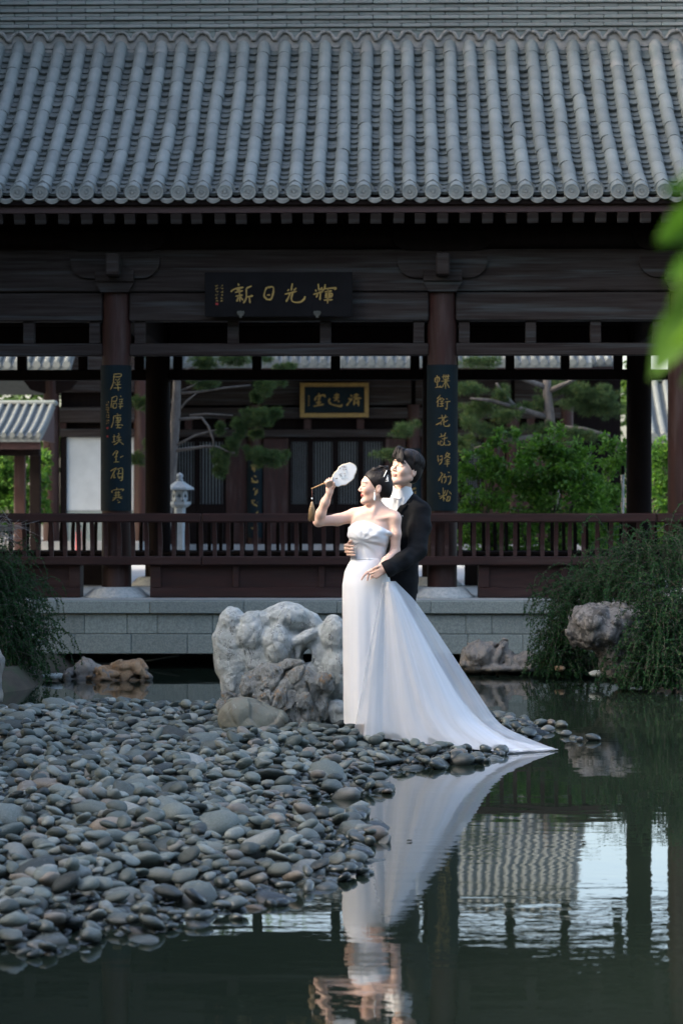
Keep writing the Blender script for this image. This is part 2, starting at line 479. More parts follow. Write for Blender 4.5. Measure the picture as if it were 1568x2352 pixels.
# ------------------------------------------------------------------ lettering
def catmull(pts, n=5):
    P = [Vector((*p, 0)) for p in pts]
    if len(P) == 2: return [P[0].lerp(P[1], i/4) for i in range(5)]
    Q = [P[0]*2-P[1]] + P + [P[-1]*2-P[-2]]; out = []
    for i in range(1, len(Q)-2):
        a, b, c, d = Q[i-1], Q[i], Q[i+1], Q[i+2]
        for k in range(n):
            u = k/n; out.append(.5*((2*b)+(c-a)*u+(2*a-5*b+4*c-d)*u*u+(3*b-a-3*c+d)*u**3))
    out.append(P[-1]); return out
def brush(strokes, w, place, depth):
    """brush strokes in pixels; place(x, y, out) -> world; one mesh of raised strokes"""
    mb = MB()
    for s in strokes:
        pts = catmull(s); n = len(pts); v = []
        for i, q in enumerate(pts):
            d = pts[min(i+1, n-1)]-pts[max(i-1, 0)]
            d = d.normalized() if d.length > 1e-6 else Vector((1, 0, 0)); nr = Vector((-d.y, d.x, 0)); u = i/(n-1)
            ww = w*.5*(.62+.5*math.cos(u*4.2)**2)*(1.0 if 0 < i < n-1 else .55)
            v.append((q+nr*ww, q-nr*ww))
        vv = [place(a.x, a.y, depth) for a, b in v] + [place(b.x, b.y, depth) for a, b in v] + [place(a.x, a.y, 0) for a, b in v] + [place(b.x, b.y, 0) for a, b in v]
        f = []
        for i in range(n-1):
            f += [(i, i+1, n+i+1, n+i), (2*n+i, 2*n+i+1, i+1, i), (n+i, n+i+1, 3*n+i+1, 3*n+i)]
        f += [(0, n, 3*n, 2*n), (n-1, 2*n-1, 4*n-1, 3*n-1)]
        mb.add(vv, f)
    return mb
def scribble(x0, x1, y0, y1, n, seed):
    r = random.Random(seed); out = []
    for i in range(n):
        y = y0+(y1-y0)*(i+.5)/n; h = (y1-y0)/n*.38
        for k in range(4):
            xa, xb = r.uniform(x0, x1), r.uniform(x0, x1); out.append([(xa, y+r.uniform(-h, h)), (xb, y+r.uniform(-h, h))])
    return out

# ------------------------------------------------------------------ stone platform
plat = thing('stone_platform', (0, 26.5, 0), 'pale grey granite platform of coursed blocks carrying the pavilion above the water', 'platform')
XL, XR = -8.2, 7.6
courses = [((1381, 1409.5), PLAT_Y, (129, 344, 559, 774, 989, 1203, 1418)),
           ((1410.5, 1457), PLAT_Y+.05, (60, 194, 292, 361, 488, 640, 760, 905, 1069, 1129, 1290, 1440)),
           ((1458, 1503), PLAT_Y+.035, (40, 172, 301, 430, 560, 690, 830, 950, 1074, 1200, 1330, 1460))]
for ci, ((ya, yb), Y, joints) in enumerate(courses):
    xs = sorted([ax(j, Y) for j in joints])
    while xs[0] > XL+1: xs.insert(0, xs[0]-.9)
    while xs[-1] < XR-1: xs.append(xs[-1]+.9)
    xs = [XL]+xs+[XR]
    for a, b in zip(xs[:-1], xs[1:]):
        j = rng.uniform(-.003, .003)
        mb = MB(); mb.box(a+.0014, b-.0014, Y+j, Y+.42, az(yb, PLAT_Y), az(ya, PLAT_Y), .006)
        mb.build('granite_block', M['granite'], plat)
zb = az(1503, PLAT_Y)
mb = MB(); mb.box(XL, XR, PLAT_Y+.4, 30.6, zb+.02, FLOOR_Z-.012); mb.build('floor_core', M['granite'], plat)
for i in range(9):                                   # floor slabs
    xa = XL+(XR-XL)*i/9; xb = XL+(XR-XL)*(i+1)/9
    for ya, yb in ((PLAT_Y+.425, 25.6), (25.6, 27.4), (27.4, 29.2), (29.2, 30.6)):
        mb = MB(); mb.box(xa+.003, xb-.003, ya+.003, yb-.003, FLOOR_Z-.06, FLOOR_Z-rng.uniform(.001, .003)); mb.build('floor_slab', M['base_stone'], plat)  # paler than the blocks: light on the floor top is put into the colour
mb = MB(); mb.box(XL, XR, 26.2, 30.5, -.6, zb+.019); mb.build('foundation', M['granite'], plat)

# ------------------------------------------------------------------ pavilion
pav = thing('pavilion', (0, 27.2, FLOOR_Z), 'dark timber Chinese waterside pavilion with grey tiled roof standing on the granite platform', 'pavilion')
CX = [ax(-283, YF), ax(268, YF), ax(1015, YF), ax(1567, YF)]
COLR = .151
# columns and carved bases
for Y in (YF, YB):
    for i, x in enumerate(CX):
        zt = az(672, YF)
        mb = MB(); mb.lathe([(COLR*1.02, FLOOR_Z+.07), (COLR*1.02, FLOOR_Z+1.2), (COLR*.985, zt)], x, Y, 28); mb.build('column', M['wood_z'] if Y == YF else M['dark_wood'], pav)  # back columns coloured darker to stand for interior shade
        prof = [(.335, FLOOR_Z), (.335, FLOOR_Z+.012), (.30, FLOOR_Z+.035), (.262, FLOOR_Z+.075), (.235, FLOOR_Z+.1), (.2, FLOOR_Z+.108)]
        mb = MB()
        v = []; f = []; n = 48
        for r, z in prof:
            for k in range(n):
                a = 2*math.pi*k/n; rr = r*(1+(.022*math.sin(a*12) if FLOOR_Z+.02 < z < FLOOR_Z+.09 else 0)); v.append((x+rr*math.cos(a), Y+rr*math.sin(a), z))
        for q in range(len(prof)-1):
            for k in range(n): f.append((q*n+k, q*n+(k+1) % n, (q+1)*n+(k+1) % n, (q+1)*n+k))
        f.append(tuple(range((len(prof)-1)*n, len(prof)*n)))
        mb.add(v, f, True); mb.build('column_base', M['base_stone'], pav)
# beams, block by block between the columns
def span(i): return CX[i]+COLR*.8, CX[i+1]-COLR*.8
ends = [(XL+.6, CX[0])]+[(CX[i], CX[i+1]) for i in range(3)]+[(CX[3], XR-.4)]
for Y in (YF, YB):
    f = Y-.10; wood = M['wood_x'] if Y == YF else M['dark_wood']  # back-row beams get the shade-darkened colour
    for a, b in ends:
        mb = MB(); mb.box(a, b, f-.03, Y+.12, az(671, YF), az(575, YF), .012); mb.build('upper_beam', wood, pav)
        mb = MB(); mb.box(a+.14, b-.14, f+rng.uniform(-.004, .004), Y+.10, az(738, YF), az(673, YF), .012); mb.build('tie_beam', wood, pav)
        mb = MB(); mb.box(a+.14, b-.14, f+.03, Y+.06, az(817, YF), az(789, YF), .008); mb.build('lower_lintel', wood, pav)
    struts = [(55, 80), (206, 231), (310, 335), (523, 548), (735, 760), (949, 974), (1053, 1078), (1206, 1230), (1355, 1379), (1498, 1522), (-110, -85), (-220, -195)]
    for a, b in struts:
        mb = MB(); mb.box(ax(a, YF), ax(b, YF), f+.04, Y+.05, az(788.5, YF), az(738.5, YF), .004); mb.build('strut', wood, pav)
    # round purlin, brackets and cap blocks
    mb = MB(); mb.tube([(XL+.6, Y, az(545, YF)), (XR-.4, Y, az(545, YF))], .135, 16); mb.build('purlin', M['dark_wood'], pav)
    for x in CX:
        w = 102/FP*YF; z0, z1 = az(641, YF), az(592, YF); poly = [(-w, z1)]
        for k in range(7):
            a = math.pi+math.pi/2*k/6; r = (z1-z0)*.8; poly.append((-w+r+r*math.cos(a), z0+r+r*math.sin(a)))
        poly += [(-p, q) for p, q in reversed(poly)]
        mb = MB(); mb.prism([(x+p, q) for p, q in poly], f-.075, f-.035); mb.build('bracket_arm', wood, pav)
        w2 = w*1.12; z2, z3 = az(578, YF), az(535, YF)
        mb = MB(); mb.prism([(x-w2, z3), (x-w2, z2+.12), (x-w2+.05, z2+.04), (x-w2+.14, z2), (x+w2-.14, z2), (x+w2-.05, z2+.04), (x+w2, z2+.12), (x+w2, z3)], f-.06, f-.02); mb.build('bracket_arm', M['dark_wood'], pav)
        b = 44/FP*YF
        mb = MB(); mb.box(x-b, x+b, Y-.23, Y+.23, az(650, YF), az(624, YF), .006)
        mb.prism([(x-b, az(650.3, YF)), (x-b*.72, az(673, YF)), (x+b*.72, az(673, YF)), (x+b, az(650.3, YF))], Y-.2, Y+.2); mb.build('cap_block', wood, pav)
        mb = MB(); mb.box(x-15/FP*YF, x+15/FP*YF, Y-.42, Y-.14, az(640, YF), az(590, YF), .012); mb.build('beam_end', wood, pav)
# tie between front and back columns
for x in CX:
    mb = MB(); mb.box(x-.09, x+.09, YF+.12, YB-.12, az(730, YF), az(640, YF), .01); mb.build('cross_beam', M['dark_wood'], pav)
    mb = MB(); mb.box(x-.07, x+.07, 27.1, 27.3, az(640, YF), az(250, YF)); mb.build('king_post', M['dark_wood'], pav)

# railings: seat back of slanted balusters above a bench box
RY = YF-.27
def railing(Ytop, Yseat, mirror):
    s = -1 if mirror else 1; RM = M['dark_wood'] if mirror else M['rail']  # back railing: same rail, with interior shade put into its colour
    zt1, zt0, zs1, zs0 = az(1179, 24.73), az(1200, 24.73), az(1278, 24.8), az(1298, 24.8)
    for a, b in ((XL+.7, CX[1]+.9), (CX[1]+.905, CX[2]-.8), (CX[2]-.795, CX[3]-.3), (CX[3]-.295, XR-.5)):
        mb = MB(); mb.box(a, b, Ytop-.035, Ytop+.045, zt0, zt1, .012); mb.build('top_rail', RM, pav)
        mb = MB(); mb.box(a, b, Yseat-.06, Yseat+.05, zs0, zs1, .01); mb.build('seat_rail', RM, pav)
    # bench seat boards behind the rail
    mb = MB(); mb.box(XL+.7, XR-.5, min(Yseat+s*.052, Yseat+s*.36), max(Yseat+s*.052, Yseat+s*.36), zs1-.05, zs1-.012, .004); mb.build('bench_board', RM, pav)
    me = MB(); n = 6; dz = zt0-zs1
    for k in range(n):
        u0, u1 = k/n, (k+1)/n
        o = lambda u: (Yseat + (Ytop-Yseat)*(u+.35*math.sin(u*math.pi)*0))
        hw = lambda u: .019+.003*math.sin(u*math.pi)
        v = []
        for u in (u0, u1):
            y = o(u)+s*.03*math.sin(u*math.pi); z = zs1+dz*u
            v += [(-hw(u), y-.02, z), (hw(u), y-.02, z), (hw(u), y+.02, z), (-hw(u), y+.02, z)]
        me.add(v, [(0, 1, 5, 4), (1, 2, 6, 5), (2, 3, 7, 6), (3, 0, 4, 7)])
    mesh = me.mesh('baluster', RM)
    x = ax(-100, 24.77); step = 31.35/FP*24.77
    while x < ax(1660, 24.77):
        obj('baluster', mesh, None, pav, (x, 0, 0)); x += step
    # bench boxes between the columns
    gap = 82/FP*24.9
    for i in range(-1, 4):
        a = (CX[i]+gap) if i >= 0 else XL+.8; b = (CX[i+1]-gap*.97) if i < 3 else XR-.6
        y0, y1 = sorted((Yseat+s*.03, Yseat+s*.30)); yf = Yseat+s*.03; d = s*.018
        zb_, zt_ = FLOOR_Z+.004, zs0-.002
        mb = MB(); mb.box(a, b, y0+.02, y1, zb_, zt_); mb.build('bench_box', RM, pav)
        ya, yb = sorted((yf-d, yf+.019)); n = max(1, round((b-a)/.85))
        mb = MB(); mb.box(a-.002, b+.002, ya, yb, zb_, zb_+.10, .004); mb.build('bench_skirting', RM, pav)
        for k in range(n+1):
            xc = a+(b-a)*k/n; hw = .055 if k in (0, n) else .03; xc = min(max(xc, a+hw), b-hw)
            mb = MB(); mb.box(xc-hw, xc+hw, ya, yb, zb_+.102, zt_-.002, .004); mb.build('bench_stile', RM, pav)
railing(RY, RY+.06, False)
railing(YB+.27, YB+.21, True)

# ------------------------------------------------------------------ roof
ZE, ZR, YRB = az(441, YE), az(96, 27.2), 27.2
def prof(s): return YE+(YRB-YE)*s, ZE+(ZR-ZE)*(.76*s+.24*s*s)
def ptan(s):
    a, b = prof(s-.01), prof(s+.01); d = Vector((0, b[0]-a[0], b[1]-a[1])); return d.normalized()
PITCH = 53.0/FP*YE
NR0, NR1 = -11, 43                       # tile rows; those in view lie between
X0 = ax(42, YE)
rowx = [X0+PITCH*k for k in range(NR0, NR1)]
rx0, rx1 = rowx[0]-PITCH, rowx[-1]+PITCH
N = 14
deck = MB(); v = []; f = []
pr = [prof(s) for s in np.linspace(-.012, 1.02, N)]
full = pr + [(2*YRB+.4-y, z) for y, z in reversed(pr)]
for y, z in full:
    for x in (rx0, rx1): v += [(x, y, z-.045), (x, y, z-.105)]
for i in range(len(full)-1):
    b = i*4; f += [(b, b+2, b+6, b+4), (b+1, b+5, b+7, b+3), (b, b+4, b+5, b+1), (b+2, b+3, b+7, b+6)]
e = (len(full)-1)*4; f += [(0, 1, 3, 2), (e, e+2, e+3, e+1)]
deck.add(v, f)
roof = deck.build('roof', M['dark_wood'], pav)
roof['label'] = 'grey tiled pavilion roof of round cover tiles running down to a disc-ended eave'
# cover tile
SL = sum((Vector((0, *prof((i+1)/50)))-Vector((0, *prof(i/50)))).length for i in range(50))
arc = [0.]
for i in range(200): arc.append(arc[-1]+(Vector((0, *prof((i+1)/200)))-Vector((0, *prof(i/200)))).length)
def s_at(l): return float(np.interp(l, arc, np.linspace(0, 1, 201)))
def tile_mesh(L, r0, r1, n=8, th=.014):
    mb = MB(); v = []; f = []
    for k, (y, r) in enumerate(((0, r0), (L*.5, (r0+r1)/2+.0005), (L, r1))):
        for i in range(n+1):
            a = math.pi*i/n; v.append((r*math.cos(a), y, r*math.sin(a)-.02*(abs(math.cos(a)) > .99)))
    m1 = n+1
    for k in range(2):
        for i in range(n): f.append((k*m1+i, k*m1+i+1, (k+1)*m1+i+1, (k+1)*m1+i))
    mb.add(v, f, True)
    v2 = []
    for i in range(n+1):
        a = math.pi*i/n; v2 += [(r0*math.cos(a), 0, r0*math.sin(a)), ((r0-th)*math.cos(a), .004, (r0-th)*math.sin(a))]
    mb.add(v2, [(2*i, 2*i+1, 2*i+3, 2*i+2) for i in range(n)])
    return mb
NT = 11; LT = SL/NT
tiles = [tile_mesh(LT*1.02, .0752+d, .0744+d) for d in (0, .0008, -.0008)]
tile_me = [q.mesh('cover_tile', M['tile']) for q in tiles]
def frame(s, x, lift=0., roll=0., yawj=0.):
    y, z = prof(s); t = ptan(s); n = Vector((1, 0, 0)).cross(t); m = Matrix(((1, t.x, n.x, x), (0, t.y, n.y, y), (0, t.z, n.z, z), (0, 0, 0, 1)))
    return m @ T((0, 0, lift)) @ Matrix.Rotation(roll, 4, 'X') @ Matrix.Rotation(yawj, 4, 'Z')
cand = []
for k, x in enumerate(rowx):
    vis = -30 < (x-X0)/PITCH*53+42 < 1600
    for j in range(NT):
        cand.append((vis, -j, k, x, j))
cand.sort(key=lambda c: (not c[0], -c[1]))
stuff = MB(); npart = 0
for vis, _, k, x, j in cand:
    s = s_at(LT*j+.0)
    xj = x+rng.uniform(-.004, .004)+.005*math.sin(j*.8+k*1.7)
    # follow the chord of the curved slope
    y0, z0 = prof(s); y1, z1 = prof(min(1., s_at(min(SL, LT*(j+1)))))
    d = Vector((0, y1-y0, z1-z0)).normalized(); n = Vector((1, 0, 0)).cross(d)
    m = Matrix(((1, d.x, n.x, xj), (0, d.y, n.y, y0), (0, d.z, n.z, z0+rng.uniform(-.002, .003)), (0, 0, 0, 1))) @ Matrix.Rotation(-.006, 4, 'X') @ Matrix.Rotation(rng.uniform(-.014, .014), 4, 'Z')
    q = int(rng.integers(3))
    if vis and npart < 300:
        o = obj('cover_tile', tile_me[q], None, roof); o.matrix_local = m; npart += 1
    else:
        stuff.add([m @ Vector(p) for p in tiles[q].v], tiles[q].f, True)
tag(stuff.build('cover_tile_rest', M['tile'], roof), kind='stuff')
# pan tiles in the channels
NP = 28; LP = SL/NP; n = 6; wv = PITCH*.5-.03
pan = MB(); v = []
for y, dz in ((-.012, .030), (LP*1.25, 0.002)):
    for i in range(n+1):
        u = -1+2*i/n; v.append((u*wv, y, -.030+.034*u*u+dz))
for i in range(n+1):
    u = -1+2*i/n; v.append((u*wv, -.010, -.030+.034*u*u-.002))
f = [(i, i+1, n+1+i+1, n+1+i) for i in range(n)] + [(2*n+2+i, 2*n+2+i+1, i+1, i) for i in range(n)]
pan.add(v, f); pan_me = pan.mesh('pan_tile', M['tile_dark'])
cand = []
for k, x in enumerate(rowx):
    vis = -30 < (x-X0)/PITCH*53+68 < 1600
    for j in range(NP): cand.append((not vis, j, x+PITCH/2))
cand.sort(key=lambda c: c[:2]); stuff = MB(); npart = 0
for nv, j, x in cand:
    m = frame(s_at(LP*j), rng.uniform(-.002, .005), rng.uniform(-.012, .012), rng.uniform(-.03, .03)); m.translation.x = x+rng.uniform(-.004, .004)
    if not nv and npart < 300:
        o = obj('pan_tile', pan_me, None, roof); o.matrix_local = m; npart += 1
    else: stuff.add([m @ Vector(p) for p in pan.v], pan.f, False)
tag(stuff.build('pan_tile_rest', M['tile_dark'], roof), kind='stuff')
# eave discs with a rosette, collars, drip tiles
disc = MB(); r = .0775; n = 28
def ringlathe(mb, pr):            # revolve about y
    v = []; f = []
    for rr, y in pr:
        for i in range(n):
            a = 2*math.pi*i/n; v.append((rr*math.cos(a), y, rr*math.sin(a)))
    for k in range(len(pr)-1):
        for i in range(n): f.append((k*n+i, (k+1)*n+i, (k+1)*n+(i+1) % n, k*n+(i+1) % n))
    mb.add(v, f, False)
ringlathe(disc, [(r*.98, .05), (r, 0), (r*.985, -.012), (r*.86, -.012), (r*.84, -.004), (r*.66, -.004), (r*.64, -.009), (r*.58, -.009), (r*.56, -.003), (r*.2, -.003), (r*.17, -.011), (.001, -.012)])
for i in range(18):
    a = 2*math.pi*i/18; c, s_ = math.cos(a), math.sin(a)
    q = [(.2*r, 0), (.52*r, .085*r), (.56*r, 0), (.52*r, -.085*r)]
    disc.add([(u*c-w*s_, -.0095, u*s_+w*c) for u, w in q]+[(u*c-w*s_, -.003, u*s_+w*c) for u, w in q], [(0, 3, 2, 1)]+[(k, (k+1) % 4, 4+(k+1) % 4, 4+k) for k in range(4)])
disc_me = disc.mesh('eave_disc', M['tile'])
colr = MB(); v = []; n2 = 14
for y, ra, rb_ in ((0, .101, .070), (.03, .103, .070)):
    for i in range(n2+1):
        a = math.pi*(-.06+1.12*i/n2); tip = .020*max(0, 1-abs(a-math.pi/2)/.35)
        v += [((ra+tip)*math.cos(a), y, (ra+tip)*math.sin(a)), (rb_*math.cos(a), y, rb_*math.sin(a))]
q = 2*(n2+1)
f = []
for i in range(n2):
    b = 2*i; f += [(b, b+1, b+3, b+2), (q+b, q+b+2, q+b+3, q+b+1), (b, b+2, q+b+2, q+b), (b+1, q+b+1, q+b+3, b+3)]
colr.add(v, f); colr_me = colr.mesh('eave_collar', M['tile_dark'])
drip = MB()
for k, (o1, o2, y) in enumerate(((0, .0, .0), (.011, .004, -.004), (.022, .004, -.004))):
    pass
def arcpts(w, sag, top, n=12): return [(-w+2*w*i/n, top-sag*(1-(-1+2*i/n)**2)) for i in range(n+1)]
up = arcpts(.113, .045, .0); lo_ = arcpts(.113, .090, -.006)
drip.prism(up+list(reversed(lo_)), 0, .02)
for o1 in (.018, .036):
    u2 = arcpts(.105, .045+o1*.6, -.001-o1*.25); l2 = arcpts(.105, .049+o1*.6, -.002-o1*.25)
    drip.prism(u2+list(reversed(l2)), -.005, .0)
drip_me = drip.mesh('drip_tile', M['tile'])
for k, x in enumerate(rowx):
    if not (-60 < (x-X0)/PITCH*53+42 < 1640): continue
    j = lambda a: rng.uniform(-a, a)
    obj('eave_disc', disc_me, None, roof, (x+j(.003), YE-.060, ZE-.006+j(.003)), (R(-8)+j(.04), j(.3), j(.05)))
    obj('eave_collar', colr_me, None, roof, (x+j(.002), YE+.040, ZE+.028), (R(-18), 0, 0))
    obj('drip_tile', drip_me, None, roof, (x+PITCH/2+j(.003), YE-.045, ZE-.020+j(.002)), (R(-8)+j(.03), j(.02), j(.03)))
# ridge: thin brick courses
CH = 9.0/FP*27.1; BL = 66/FP*27.1
bm_ = MB(); bm_.box(-BL/2+.002, BL/2-.002, -.09, .09, -CH/2+.003, CH/2-.002, .007); brick_me = bm_.mesh('ridge_brick', M['ridge'])
rest = MB(); cnt = 0; zc0 = az(73, 27.1)
core = MB(); core.box(rx0, rx1, 27.09, 27.5, ZR-.2, zc0+CH*13, 0); core.build('ridge_core', M['mortar'], roof)
for c in range(13):
    off = (.5 if c % 2 else 0.)*BL; x = rx0
    proud = (.004, .034, .006, .036, .008, .034, .006, .034, .004, .03, .03, .01, .03)[c]
    while x < rx1:
        xx = x+off+BL/2; pxx = 784+(xx+.57)/27.1*FP
        m = T((xx+rng.uniform(-.002, .002), 27.1+.06-proud+rng.uniform(-.003, .003), zc0+CH*(c+.5)+rng.uniform(-.0015, .0015))) @ Matrix.Rotation(rng.uniform(-.008, .008), 4, 'Y')
        if c < 8 and -20 < pxx < 1590 and cnt < 300:
            o = obj('ridge_brick', brick_me, None, roof); o.matrix_local = m; cnt += 1
        else: rest.add([m @ Vector(p) for p in bm_.v], bm_.f)
        x += BL
tag(rest.build('ridge_brick_rest', M['ridge'], roof), kind='stuff')
# fitted tiles and mortar where the rows meet the ridge
fit = MB(); mort = MB()
pts = []
for i in range(13):
    u = -PITCH/2+PITCH*i/12; d = PITCH/2-abs(u)          # distance from the nearer row's axis
    pts.append((u, (math.sqrt(max(0, .088**2-d*d)) if d < .088 else 0)-.02*max(0, (d-.088))/.03*0))
top = zc0-ZR-.002
fit.prism([(-PITCH/2+.003, top), (PITCH/2-.003, top)]+[(a*.975, b+.012) for a, b in reversed(pts)], -.02, .05)
fit_me = fit.mesh('fitted_tile', M['ridge'])
for k, x in enumerate(rowx):
    vis = -60 < (x-X0)/PITCH*53+68 < 1640
    if vis: obj('fitted_tile', fit_me, None, roof, (x+PITCH/2, 27.10, ZR+rng.uniform(-.004, .004)))
    w = [(x+PITCH/2+a, 27.072+rng.uniform(-.004, .004), ZR+b+.006+rng.uniform(-.006, .006)) for a, b in pts]
    mort.tube(w, [rng.uniform(.013, .030) for _ in w], 5)
    mort.tube([(x, 27.075, ZR+.09), (x, 27.085, zc0-.005)], [.018, .009], 5)
tag(mort.build('mortar', M['mortar'], roof), kind='stuff')
# ceiling boards and the frieze that closes the eave to the beam
for i in range(10):
    xa, xb = XL+.6+(XR-XL-1.)*i/10, XL+.6+(XR-XL-1.)*(i+1)/10
    mb = MB(); mb.box(xa+.002, xb-.002, YF+.14, YB-.14, az(575, YF)+.10, az(575, YF)+.13); mb.build('ceiling_board', M['dark_wood'], pav)
for Y in (YF, YB):
    mb = MB(); mb.box(XL+.6, XR-.4, Y-.02, Y+.02, az(574.5, YF), ZE+.42); mb.build('frieze_board', M['dark_wood'], pav)
for X in (XL+.6, XR-.4):
    mb = MB(); mb.box(X-.02, X+.02, YF+.03, YB-.03, az(574.5, YF), ZE+.40); mb.build('gable_board', M['dark_wood'], pav)
# eave board and rafters
mb = MB(); mb.box(rx0, rx1, YE+.02, YE+.05, az(487, YE), az(459, YE), .003); mb.build('eave_board', M['red_board'], roof)
mb = MB(); mb.box(rx0, rx1, YE+.051, YE+.09, az(470, YE), az(455, YE)); mb.build('eave_batten', M['dark_wood'], roof)
raf = MB(); hw = 12.4/FP*YE; raf.box(-hw, hw, 0, 1.6, -hw, hw, .004); raf_me = raf.mesh('rafter', M['wood_x'])
x = ax(-60, YE); t0 = ptan(.1)
while x < ax(1640, YE):
    obj('rafter', raf_me, None, roof, (x+rng.uniform(-.012, .012), YE+.04, az(500.5, YE)+rng.uniform(-.004, .004)), (math.atan2(t0.z, t0.y), rng.uniform(-.03, .03), 0)); x += 51.5/FP*YE

# ------------------------------------------------------------------ plaque and couplet boards
def pl4(Y): return lambda x, y, d: at((680+x/2.8)/1.5064, (920+y/2.8)/1.5064, Y) + Vector((0, -d, 0))
PY = YF-.28
a = at(470, 727, PY); b = at(809, 624, PY)
plaque = thing('name_plaque', ((a.x+b.x)/2, PY+.05, a.z), 'black lacquered plaque with four gold brush characters hung on the pavilion beam', 'plaque')
m_tilt = Vector(((a.x+b.x)/2, PY, a.z))
mb = MB(); mb.box(a.x, b.x, PY, PY+.05, a.z, b.z, .004); mb.build('board', M['black_lacquer'], plaque)
CH4 = [
 [[(400,170),(412,188)],[(330,250),(370,222),(455,205)],[(385,212),(402,240)],[(424,208),(408,240)],[(372,255),(450,238)],[(378,292),(447,280)],[(415,240),(420,347)],[(402,300),(390,345)],[(428,300),(450,332)],[(535,192),(480,216)],[(482,215),(480,310),(452,362)],[(485,300),(548,288)],[(510,295),(518,360)]],
 [[(680,205),(664,240),(655,292),(688,325)],[(680,208),(740,204),(742,260),(722,325)],[(682,282),(712,278)],[(668,322),(726,325)]],
 [[(928,168),(916,238)],[(880,240),(896,224)],[(965,212),(940,236)],[(855,272),(970,245)],[(905,262),(886,310),(865,346)],[(930,262),(918,320),(940,348),(1000,349),(1040,322),(1052,290)]],
 [[(1178,172),(1186,240)],[(1150,228),(1160,246)],[(1216,205),(1200,234)],[(1130,275),(1226,245)],[(1180,255),(1158,306)],[(1200,258),(1194,332)],[(1246,175),(1240,216)],[(1225,240),(1234,222),(1345,212),(1332,228)],[(1240,250),(1310,240)],[(1245,270),(1310,264),(1304,296),(1240,302)],[(1242,286),(1304,280)],[(1230,330),(1318,325)],[(1272,225),(1268,364)]]]
for c in CH4: brush(c, 17, pl4(PY-.001), .007).build('character', M['gold'], plaque)
brush(scribble(180, 212, 175, 350, 6, 1)+scribble(228, 260, 175, 350, 6, 2), 5, pl4(PY-.001), .003).build('inscription', M['gold'], plaque)
brush([[(184, 362), (210, 362)], [(184, 372), (210, 372)]], 13, pl4(PY-.001), .003).build('seal', M['red_ink'], plaque)
for cx_ in (428, 1168):
    pts = [(cx_-38, 452), (cx_-30, 434), (cx_-12, 438), (cx_, 430), (cx_+12, 438), (cx_+30, 434), (cx_+38, 452), (cx_+26, 476), (cx_+12, 484), (cx_+14, 500), (cx_-14, 500), (cx_-12, 484), (cx_-26, 476)]
    pp = [pl4(PY)(x, y, 0) for x, y in pts]
    mb = MB(); mb.prism([(q.x, q.z) for q in pp], PY-.02, PY-.003); mb.build('clip', pmat('clip_bronze', (.05, .052, .04), (.03, .03, .024), 40, .6) if 'clip' not in M else M['clip'], plaque)

def couplet(cxw, name_label, conv, chars, small, seals, ytop, ybot):
    rb_ = COLR+.019
    z1, z0 = az(ytop, YF-rb_), az(ybot, YF-rb_)
    th = thing('couplet_board', (cxw, YF-rb_, z0), name_label, 'couplet board', 'couplet boards on the front columns')
    n = 16; A = R(70); poly = [(cxw+rb_*math.sin(-A+2*A*i/n), YF-rb_*math.cos(-A+2*A*i/n)) for i in range(n+1)]
    poly += [(cxw+(COLR+.008)*math.sin(A-2*A*i/n), YF-(COLR+.008)*math.cos(A-2*A*i/n)) for i in range(n+1)]
    mb = MB(); mb.prism(poly, z0, z1, 'z'); mb.build('board', M['blue_lacquer'], th)
    def place(x, y, d):
        q = conv(x, y); p0 = at(q[0], q[1], YF-rb_); s = max(-.97, min(.97, (p0.x-cxw)/rb_)); a_ = math.asin(s); rr = rb_+.0008+d
        return Vector((cxw+rr*math.sin(a_), YF-rr*math.cos(a_), p0.z))
    for c in chars: brush(c, 13.5, place, .005).build('character', M['gold'], th)
    if small: brush(scribble(*small, 9, 5), 4.5, place, .003).build('inscription', M['gold'], th)
    for (x, y) in seals: brush([[(x-14, y-8), (x+14, y-8)], [(x-14, y+8), (x+14, y+8)]], 12, place, .003).build('seal', M['red_ink'], th)
